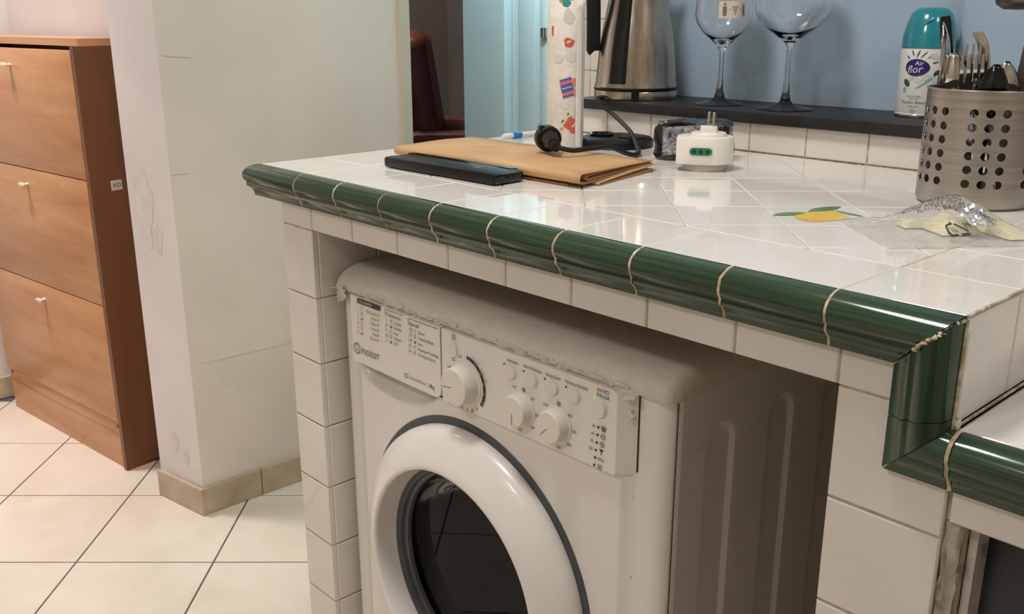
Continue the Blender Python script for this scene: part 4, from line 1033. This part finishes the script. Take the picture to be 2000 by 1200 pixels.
MB().lathe([(.0478, .2210), (.0478, .2260), (.044, .2300), (.020, .2330), (.018, .240), (.0001, .241)], 48).build('lid', mBlack, kt)
sp = MB(); sa_ = ka+ha+PI
sp.add([(math.cos(sa_+d_)*r, math.sin(sa_+d_)*r, z) for d_, r, z in ((-.5, .048, .216), (0, .068, .219), (.5, .048, .216), (.45, .052, .175), (0, .056, .165), (-.45, .052, .175))], [(0, 1, 4, 5), (1, 2, 3, 4)]); sp.build('spout', mKettle, kt)

# wine glasses
def wine(name_label, loc, s_, rb, rf, zs_):
    g = thing('wine_glass', name_label, 'glass', loc, 0, 'wine glasses on the ledge')
    z1, z2, z3 = zs_                           # stem start, stem end, widest
    MB().lathe([(rf, 0), (rf, .0012), (rf*.93, .0022), (rf*.5, .0050), (rf*.28, .0090), (.0085, .014), (.0058, z1), (.0046, z1+.02), (.0044, z2-.02), (.0052, z2-.006), (.0090, z2)], 40).build('foot_and_stem', mGlass, g, True, 60)
    ot = [(.0090, z2), (rb*.42, z2+(z3-z2)*.24), (rb*.72, z2+(z3-z2)*.48), (rb*.93, z2+(z3-z2)*.76), (rb, z3), (rb*.985, z3+.018), (rb*.93, z3+.045), (rb*.86, z3+.070)]
    th = .0011; inn2 = [(max(r-th, .0002), z+(.0030 if i == 0 else .0016*(1-i/7))) for i, (r, z) in enumerate(ot)]
    inn2[0] = (.0001, z2+.006)
    MB().lathe(ot+[(rb*.86-.0005, z3+.0705)]+inn2[::-1], 56, close=False).build('bowl', mGlass, g, True, 60)
    return g, ot
g1, ot1 = wine('smaller wine glass with a white sticker, nearer the kettle', (.1768, .6945, LZ), 1, .0468, .0405, (.024, .0945, .1440))
g2_, ot2 = wine('larger wine glass without a sticker, nearer the spray can', (.3025, .6962, LZ), 1, .0575, .0440, (.026, .1040, .1540))
ga = math.atan2(-.6898-.6945, 1.157-.1768)
def onb(e): return lambda a, z: ((.0468*(1-.015*max(0, (z-.144))/.018)+e)*math.cos(ga+a/.0468), (.0468*(1-.015*max(0, (z-.144))/.018)+e)*math.sin(ga+a/.0468), z)
mb = MB(); mb.grid(lambda u, v: Vector(onb(.0006)(-.0085+.046*u, .1405+.0255*v)), 12, 3); so = mb.build('sticker', mSticker, g1, True, 60, label='white sticker printed with small dark marks')
mb = MB(); f2 = onb(.0010)
poly(mb, ell(.0005, .1618, .0021, .0021, 0, 12), f2); poly(mb, [(-.0022, .1440), (.0032, .1440), (.0036, .1510), (.0036, .1585), (-.0026, .1585), (-.0026, .1510)], f2)
for i, (a, z) in enumerate(((.0135, .1575), (.0160, .1575), (.0185, .1575), (.0210, .1575), (.0148, .1540), (.0172, .1540), (.0196, .1540), (.0160, .1505), (.0184, .1505), (.0172, .1470))): poly(mb, ell(a, z, .0011, .0011, 0, 8), f2)
poly(mb, [(.0075, .1535), (.0095, .1535), (.0095, .1545), (.0075, .1545)], f2); poly(mb, [(.0255, .1535), (.0275, .1535), (.0275, .1545), (.0255, .1545)], f2)
poly(mb, [(.0300, .1440), (.0330, .1440), (.0335, .1520), (.0330, .1610), (.0300, .1610), (.0296, .1520)], f2)
mb.build('sticker_marks', mPrintG, so, False)

# air freshener can
ac = thing('air_freshener_can', 'white floral spray can with a teal cap on the black ledge', 'spray can', (.5010, .7470, LZ))
AR = .0362; aa = math.atan2(-.6898-.747, 1.157-.501)
MB().lathe([(.0335, .0005), (.0362, .001), (.0368, .0035), (.0355, .006), (AR, .0075), (AR, .100), (.0350, .1012)], 56).build('can', mCan, ac)
MB().lathe([(.0366, .0004), (.0372, .002), (.0370, .0042), (.0358, .0052)], 48, close=False).build('bottom_rim', mSteel, ac)
MB().lathe([(.0366, .0985), (.0371, .0995), (.0369, .1010), (.0366, .1160), (.0352, .1215), (.0325, .134), (.0278, .1465), (.0215, .1530), (.0170, .1548), (.0001, .1552)], 56).build('cap', mTeal, ac, True, 50)
MB().tube([Vector((.0335*math.cos(aa-.5+.045*i), .0335*math.sin(aa-.5+.045*i), .1230+.0014*i))*Vector((1, 1, 1)).x for i in range(14)], .0008, 6).build('cap_ridge', mTeal, ac)
def ona(e): return lambda a, z: ((AR+e)*math.cos(aa+a/AR), (AR+e)*math.sin(aa+a/AR), z)
mb = MB()
for (a, z, l_, w_, r_) in ((-.012, .091, .012, .0022, 1.2), (-.004, .090, .013, .0018, .8), (.006, .088, .012, .0016, .5), (-.02, .092, .009, .002, 2.0), (.012, .079, .008, .0022, .2), (-.027, .086, .008, .002, 2.4)):
    cpoly(mb, ell(a, z, l_*.5, w_*.5, r_, 12), ona(.0003))
for (a, z, l_, w_, r_) in ((-.0255, .0500, .013, .008, 2.3), (.0165, .0640, .012, .0085, .6), (.0120, .0455, .009, .008, .2), (.004, .0525, .008, .0025, .4), (.026, .070, .010, .006, -.5), (.0145, .0085, .008, .006, 0)):
    cpoly(mb, ell(a, z, l_*.5, w_*.5, r_, 14), ona(.0003))
mb.build('leaf_print', mLeaf, ac, False)
mb = MB()
for (a, z, l_, w_, r_) in ((-.004, .0470, .018, .003, .6), (.006, .0540, .015, .003, .7), (.020, .049, .012, .004, 1.0), (-.028, .040, .009, .005, 1.5)): cpoly(mb, ell(a, z, l_*.5, w_*.5, r_, 12), ona(.00045))
mb.build('cyan_print', mCyanP, ac, False)
mb = MB()
for (a, z, l_, r_) in ((.002, .0585, .014, .4), (-.010, .0545, .013, -.4), (-.020, .058, .012, 1.0), (.0155, .0555, .013, 1.3), (.010, .088, .014, -.3), (.019, .086, .014, .8)): cpoly(mb, ell(a, z, l_*.5, l_*.27, r_, 14), ona(.0006))
mb.build('petal_print', mPetal, ac, False)
mb = MB(); cpoly(mb, [(-.0130+x, .0720+y) for x, y in [(.0168*math.cos(t)*(1+.10*max(0, math.cos(t))**4), .0120*math.sin(t)) for t in [2*PI*i/32 for i in range(32)]]], ona(.0009)); lg = mb.build('logo_badge', mNavy, ac, False)
mb = MB(); text(mb, 'Air', .0088, lambda x, y: ona(.0013)(-.0150+x+.12*y, .0752+y), 'LEFT', 1); text(mb, 'flor', .0150, lambda x, y: ona(.0013)(-.0255+x*1.0+.12*y, .0640+y+.06*x), 'LEFT', 1.0); mb.build('logo_lettering', mWhitePrint, lg, False)
mb = MB()
for t, s_, z in (('fiori e foglie', .0040, .0300), ('di bosco', .0034, .0268), ('Muschio Bianco', .0060, .0208), ('deodorante', .0034, .0160), ('per', .0030, .0128), ('ambienti', .0030, .0098), ('casa', .0030, .0070)): text(mb, t, s_, lambda x, y, z=z: ona(.0006)(-.0120+x, z+y), 'CENTER')
mb.build('label_lettering', mPrintG, ac, False)

# ------------------------------------------------------------------ perforated cutlery basket and what stands in it
BX, BY, BR, BH = .7095, .4505, .0622, .1300
bk = thing('cutlery_basket', 'perforated round stainless steel cutlery holder on the counter', 'cutlery holder', (BX, BY, H))
va = math.atan2(-.6898-BY, 1.157-BX)
def bc(a, z, r=BR): return (r*math.cos(va+a), r*math.sin(va+a), z)
mb = MB(); rows = [.0295+.01525*k for k in range(6)]; hp_ = .01525/2; hr = .0046
cols = [math.radians(60*g+d_) for g in range(6) for d_ in (-9.2, 6.0, 21.2)]; cw = math.radians(15.2)/2
z0h, z1h = rows[0]-hp_, rows[-1]+hp_
for a in cols:
    for z in rows:
        ns = 16; o_ = []; i_ = []
        for k in range(ns):
            t = 2*PI*k/ns; c_, s_ = math.cos(t), math.sin(t); mxx = max(abs(c_), abs(s_))
            o_.append(bc(a+cw*c_/mxx, z+hp_*s_/mxx)); i_.append(bc(a+hr/BR*c_, z+hr*s_))
        mb.add(o_+i_, [(k, (k+1) % ns, ns+(k+1) % ns, ns+k) for k in range(ns)])
for g in range(6):                            # plain strips between the groups
    a0 = math.radians(60*g+21.2)+cw; a1 = math.radians(60*(g+1)-9.2)-cw
    mb.grid(lambda u, v: Vector(bc(a0+(a1-a0)*u, z0h+(z1h-z0h)*v)), 4, 1)
mb.grid(lambda u, v: Vector(bc(2*PI*u, z1h+(BH-.0016-z1h)*v)), 72, 2)
mb.grid(lambda u, v: Vector(bc(2*PI*u, .006+(z0h-.006)*v)), 72, 2)
mb.grid(lambda u, v: Vector(bc(2*PI*u, .0005+.0055*v, BR-.004*(1-v)**2)), 72, 4)
mb.add([bc(2*PI*k/48, .0006, BR-.004) for k in range(48)], [list(range(48))])
o = mb.build('basket_body', mBasket, bk, True, 35)
bm = bmesh.new(); bm.from_mesh(o.data); bmesh.ops.remove_doubles(bm, verts=bm.verts[:], dist=.0002); bmesh.ops.recalc_face_normals(bm, faces=bm.faces[:]); bm.to_mesh(o.data); bm.free()
o.data.set_sharp_from_angle(angle=math.radians(35))
md = o.modifiers.new('wall', 'SOLIDIFY'); md.thickness = .0008; md.offset = -1
md = o.modifiers.new('edges', 'EDGE_SPLIT'); md.split_angle = math.radians(35)
mb = MB(); mb.tube([bc(2*PI*k/60, BH-.001, BR-.0002) for k in range(61)], .0011, 8); mb.build('rolled_rim', mBasket, bk)
VT = Vector((math.cos(va), math.sin(va), 0)); VR = Vector((-VT.y, VT.x, 0))     # towards viewer, to the right
BO = Vector((BX, BY, H))
def bp(r, t, z): return BO+VR*r+VT*t+Vector((0, 0, z))
def strip(pts, ws, th, nrm):                  # flat bent bar: list of points, half widths; nrm = wide direction
    mb = MB(); v_ = []
    for i, p in enumerate(pts):
        p = Vector(p); t = (Vector(pts[min(i+1, len(pts)-1)])-Vector(pts[max(i-1, 0)])).normalized()
        wd = Vector(nrm); wd = (wd-t*wd.dot(t)).normalized(); n2 = t.cross(wd)
        w_ = ws[i] if isinstance(ws, (list, tuple)) else ws
        v_ += [p+wd*w_-n2*th, p+wd*w_*.9+n2*th, p-wd*w_*.9+n2*th, p-wd*w_-n2*th]
    f_ = [(0, 1, 2, 3), tuple(len(v_)-4+k for k in range(4))]
    for i in range(len(pts)-1):
        for k in range(4): j = (k+1) % 4; f_.append((4*i+k, 4*i+j, 4*i+4+j, 4*i+4+k))
    mb.add(v_, f_); return mb
def spoon(label, base, tip, wide, m, cupn, name='spoon', bw=.020, bl=.060, grp='spoons in the cutlery holder', hm=None):
    base, tip = Vector(base), Vector(tip); ax = (tip-base).normalized(); wd = Vector(wide); wd = (wd-ax*wd.dot(ax)).normalized(); cn = ax.cross(wd)*cupn
    o_ = thing(name, label, name.replace('_', ' '), base, 0, grp); neck = tip-ax*bl
    st_ = strip([base-base+Vector((0, 0, 0)), (neck-base)*.5, (neck-base), (neck-base)+ax*.006], [.0065, .0050, .0030, .0035], .0011, wd); st_.build('stem', hm or m, o_, True, 30)
    mb = MB()
    def fn(u, v):
        t = u; half = bw*math.sin(PI*min(1, .06+.94*t)**.85)**.62 if 0 < t < 1 else .002
        s_ = (v-.5)*2; dpt = .0085*(1-s_*s_)*math.sin(PI*t)**.8
        return (neck-base)+ax*bl*t+wd*half*s_-cn*dpt
    mb.grid(fn, 14, 10); b_ = mb.build('bowl', m, o_, True, 70); md = b_.modifiers.new('t', 'SOLIDIFY'); md.thickness = .0011
    return o_
def fork(label, base, tip, wide, sgn, grp='forks in the cutlery holder', bl=.062):
    base, tip = Vector(base), Vector(tip); ax = (tip-base).normalized(); wd = Vector(wide); wd = (wd-ax*wd.dot(ax)).normalized(); cn = ax.cross(wd)*sgn
    o_ = thing('fork', label, 'fork', base, 0, grp); neck = (tip-ax*bl)-base
    strip([Vector((0, 0, 0)), neck*.5, neck, neck+ax*.006, neck+ax*.014-cn*.002, neck+ax*.020-cn*.0035], [.0065, .0050, .0032, .005, .0115, .0125], .0012, wd).build('stem', mSteel, o_, True, 30)
    for k in range(4):
        s_ = (-.0105+.007*k); pts = []
        for i in range(9):
            t = i/8; pts.append(neck+ax*(.018+(bl-.018)*t)+wd*s_*(1-.04*t)-cn*(.0035+.0045*math.sin(PI*(.1+.55*t))-.012*max(0, t-.55)**1.3))
        strip(pts, [.0024-.0014*(i/8)**2 for i in range(9)], .0011, wd).build('tine', mSteel, o_, True, 30)
    return o_
k_ = thing('knife', 'table knife with a black handle sticking up at the left of the cutlery holder', 'knife', bp(-.026, .006, .012))
hb = Vector(bp(-.026, .006, .012))
strip([bp(-.0530, -.004, .206)-hb, bp(-.0518, -.004, .199)-hb, bp(-.0478, -.003, .175)-hb, bp(-.0415, -.001, .145)-hb, bp(-.034, .002, .100)-hb], [.0052, .0064, .0066, .0062, .0050], .0045, VR).build('handle', mBlack, k_, True, 40)
strip([bp(-.034, .002, .100)-hb, bp(-.030, .004, .05)-hb, Vector((0, 0, 0))], [.006, .008, .003], .0008, VR).build('blade', mSteel, k_, True, 30)
spoon('steel spoon seen edge-on, bowl up, leftmost in the cutlery holder', bp(-.042, .004, .010), bp(-.0540, .014, .200), VT, mSteel, -1, bw=.0175, bl=.070)
spoon('steel spoon with its bowl facing front, left of the forks', bp(-.026, -.012, .010), bp(-.0385, .020, .167), VR+VT*.25, mSteel, 1, bw=.0165, bl=.062)
fork('large steel fork with four tines facing front, in the middle of the cutlery holder', bp(-.010, -.018, .010), bp(-.0190, .024, .167), VR, 1)
fork('steel fork turned sideways behind the front fork', bp(.022, -.030, .010), bp(-.0210, -.018, .1880), VR*.45+VT*.9, -1)
fork('steel fork just behind and above the tines of the front fork', bp(-.016, -.038, .010), bp(-.0165, -.008, .177), VR, 1)
spoon('black plastic spoon, bowl up, right of the forks', bp(.000, .012, .010), bp(.0055, .034, .156), VR, mBlackGloss, 1, bw=.0165, bl=.060)
spoon('steel spoon tucked behind the black plastic spoon', bp(.014, -.020, .010), bp(.0150, .020, .159), VR, mSteel, 1, bw=.0160, bl=.058)
la = thing('ladle', 'steel ladle with a broad dark handle standing at the right of the cutlery holder', 'ladle', bp(.036, -.008, .012))
hb = Vector(bp(.036, -.008, .012))
strip([Vector((0, 0, 0)), bp(.0395, -.004, .13)-hb, bp(.0450, .000, .18)-hb, bp(.0475, .002, .208)-hb, bp(.0480, .003, .220)-hb], [.0130, .0140, .0150, .0165, .0200], .0014, VR).build('handle', mDarkSteel, la, True, 30)
mb = MB(); mb.lathe([(.0001, .000), (.030, .0005), (.046, .003), (.053, .009), (.056, .022), (.057, .036), (.0555, .036), (.0545, .022), (.0515, .0105), (.045, .005), (.0001, .0022)], 48)
rotm = Matrix.Rotation(math.radians(6), 3, VT) ; mb.v = [rotm @ p + (bp(.0500, .004, .2150)-hb) for p in mb.v]; mb.build('bowl', mDarkSteel, la, True, 40)

# ------------------------------------------------------------------ clear plastic pouch in front of the basket
pz = thing('plastic_pouch', 'crumpled clear plastic pouch with pale yellow contents lying by the cutlery holder', 'plastic bag', (0, 0, H))
c00, c10, c11, c01 = Vector((.655, .243)), Vector((.757, .153)), Vector((.872, .300)), Vector((.752, .350))
def pq(u, v): return c00*(1-u)*(1-v)+c10*u*(1-v)+c11*u*v+c01*(1-u)*v
def hz(u, v):
    e = (math.sin(PI*min(max(u, 0), 1))**.5)*(math.sin(PI*min(max(v, 0), 1))**.5)
    core_ = math.exp(-((u-.42)**2/.10+(v-.60)**2/.075))
    return e*(.004+.030*core_)+.0035*abs(noise.noise((u*7, v*7, 3)))*e+.0018*abs(noise.noise((u*19, v*15, 8)))
def ftop(u, v):
    p = pq(u, v)+Vector((.004*noise.noise((u*6, v*6, 1)), .004*noise.noise((u*6, v*6, 2)))); return Vector((p.x, p.y, .0014+hz(u, v)))
def fbot(u, v):
    p = pq(u, v)+Vector((.004*noise.noise((u*6, v*6, 1)), .004*noise.noise((u*6, v*6, 2)))); return Vector((p.x, p.y, .0007+.0004*abs(noise.noise((u*9, v*9, 5)))))
mb = MB(); mb.grid(ftop, 44, 40); mb.build('film_front', mClearFilm, pz, True, 18)
mb = MB(); mb.grid(fbot, 20, 20); mb.build('film_back', mClearFilm, pz, True, 60)
mb = MB()
mb.tube([ftop(0, v)+Vector((0, 0, .0004)) for v in [i/14 for i in range(15)]], .0006, 5)
mb.tube([ftop(.28+.02*math.sin(v*9), v)+Vector((0, 0, .0004)) for v in [i/22 for i in range(23)]], .0005, 5)
mb.build('sealed_seam', mFilm, pz)
def content(us_, vs_, su, sv, hh, seed):
    mb = MB()
    def f(u, v):
        a = us_+(u-.5)*su; b = vs_+(v-.5)*sv; p = pq(a, b); e = math.sin(PI*u)**.4*math.sin(PI*v)**.4
        return Vector((p.x, p.y, .0016+min(hh, hz(a, b)*.8)*e*(1+.25*noise.noise((u*4, v*4, seed)))))
    mb.grid(f, 10, 10); mb.grid(lambda u, v: Vector((pq(us_+(u-.5)*su, vs_+(v-.5)*sv).x, pq(us_+(u-.5)*su, vs_+(v-.5)*sv).y, .0015)), 4, 4); mb.build('yellow_piece', mYellow, pz)
content(.48, .55, .34, .24, .016, 1); content(.30, .80, .40, .22, .012, 4); content(.62, .82, .42, .20, .012, 7); content(.30, .40, .16, .16, .010, 9)
mb = MB(); mb.grid(lambda u, v: Vector((pq(.66+.2*(u-.5), .60+.16*(v-.5)).x, pq(.66+.2*(u-.5), .60+.16*(v-.5)).y, .004+hz(.66+.2*(u-.5), .60+.16*(v-.5))+.006*abs(noise.noise((u*5, v*5, 3)))-.003)), 14, 12)
mb.build('silver_scrap', mSilver, pz, True, 10)
tx = MB()
def onp(u0, v0, kx, ky): return lambda x, y: ftop(u0-y*ky, v0+x*kx)+Vector((0, 0, .0011))
f5 = onp(.78, .44, 4.0, 9.0)
def bar(a, b, wd):
    a, b = Vector(a), Vector(b); d_ = (b-a).normalized(); n2 = Vector((-d_.y, d_.x))*wd
    for i in range(4):
        p, q_ = a+(b-a)*i/4, a+(b-a)*(i+1)/4; poly(tx, [tuple(p+n2), tuple(q_+n2), tuple(q_-n2), tuple(p-n2)], f5)
bar((-.013, -.006), (-.004, .007), .0013); bar((-.004, .007), (.004, .007), .0013); bar((.006, .006), (.014, -.004), .0013); bar((.013, -.007), (.003, -.007), .0013); bar((-.001, -.007), (-.012, -.007), .0013); bar((.003, .007), (.001, .010), .0010); bar((-.012, -.007), (-.009, -.004), .0010)
text(tx, '05', .0085, lambda x, y: f5(-.005+x, -.003+y)); text(tx, 'PP', .0085, lambda x, y: f5(.0155+x, -.001+y))
for i, t in enumerate(('ATTENZIONE SACCHETTO', 'TENERE LONTANO DAI', 'BAMBINI  WARNING', 'KEEP AWAY FROM CHILDREN', 'PLASTIC BAG')):
    text(tx, t, .0085, lambda x, y, i=i: ftop(.13+.085*i+x*5.0-y*8, .30+.012*i+x*5.2+y*3)+Vector((0, 0, .0012)), 'LEFT', .60)
tx.build('pouch_lettering', mPrint, pz, False)

# ------------------------------------------------------------------ red armchair in the dark room beyond the doorway
aw = thing('armchair', 'dark red leather armchair in the unlit room beyond the doorway', 'armchair', (-2.80, 2.66, 0), 2.42)
mb = MB(); mb.cbox((-.36, -.36, .16), (.36, .34, .40), .03); mb.build('seat_base', mLeather, aw)
MB().cbox((-.26, -.38, .40), (.26, .22, .54), .05).build('seat_cushion', mLeather, aw)
mb = MB()
def bk_(u, v):
    x = (u-.5)*.66*(1-.10*v); return Vector((x, .24+.10*v+.05*(1-(2*u-1)**2), .40+.72*v*(1-.06*(2*u-1)**2)))
mb.grid(bk_, 10, 10); o = mb.build('backrest', mLeather, aw, True, 60); md = o.modifiers.new('t', 'SOLIDIFY'); md.thickness = .14; md.offset = -1
for s_ in (-1, 1):
    MB().cbox((s_*.36-.07, -.38, .16), (s_*.36+.07, .30, .66), .05).build('armrest', mLeather, aw)
    for y in (-.30, .26): MB().lathe([(.018, 0), (.026, .16)], 12, (s_*.32, y, 0)).build('leg', mBlack, aw)
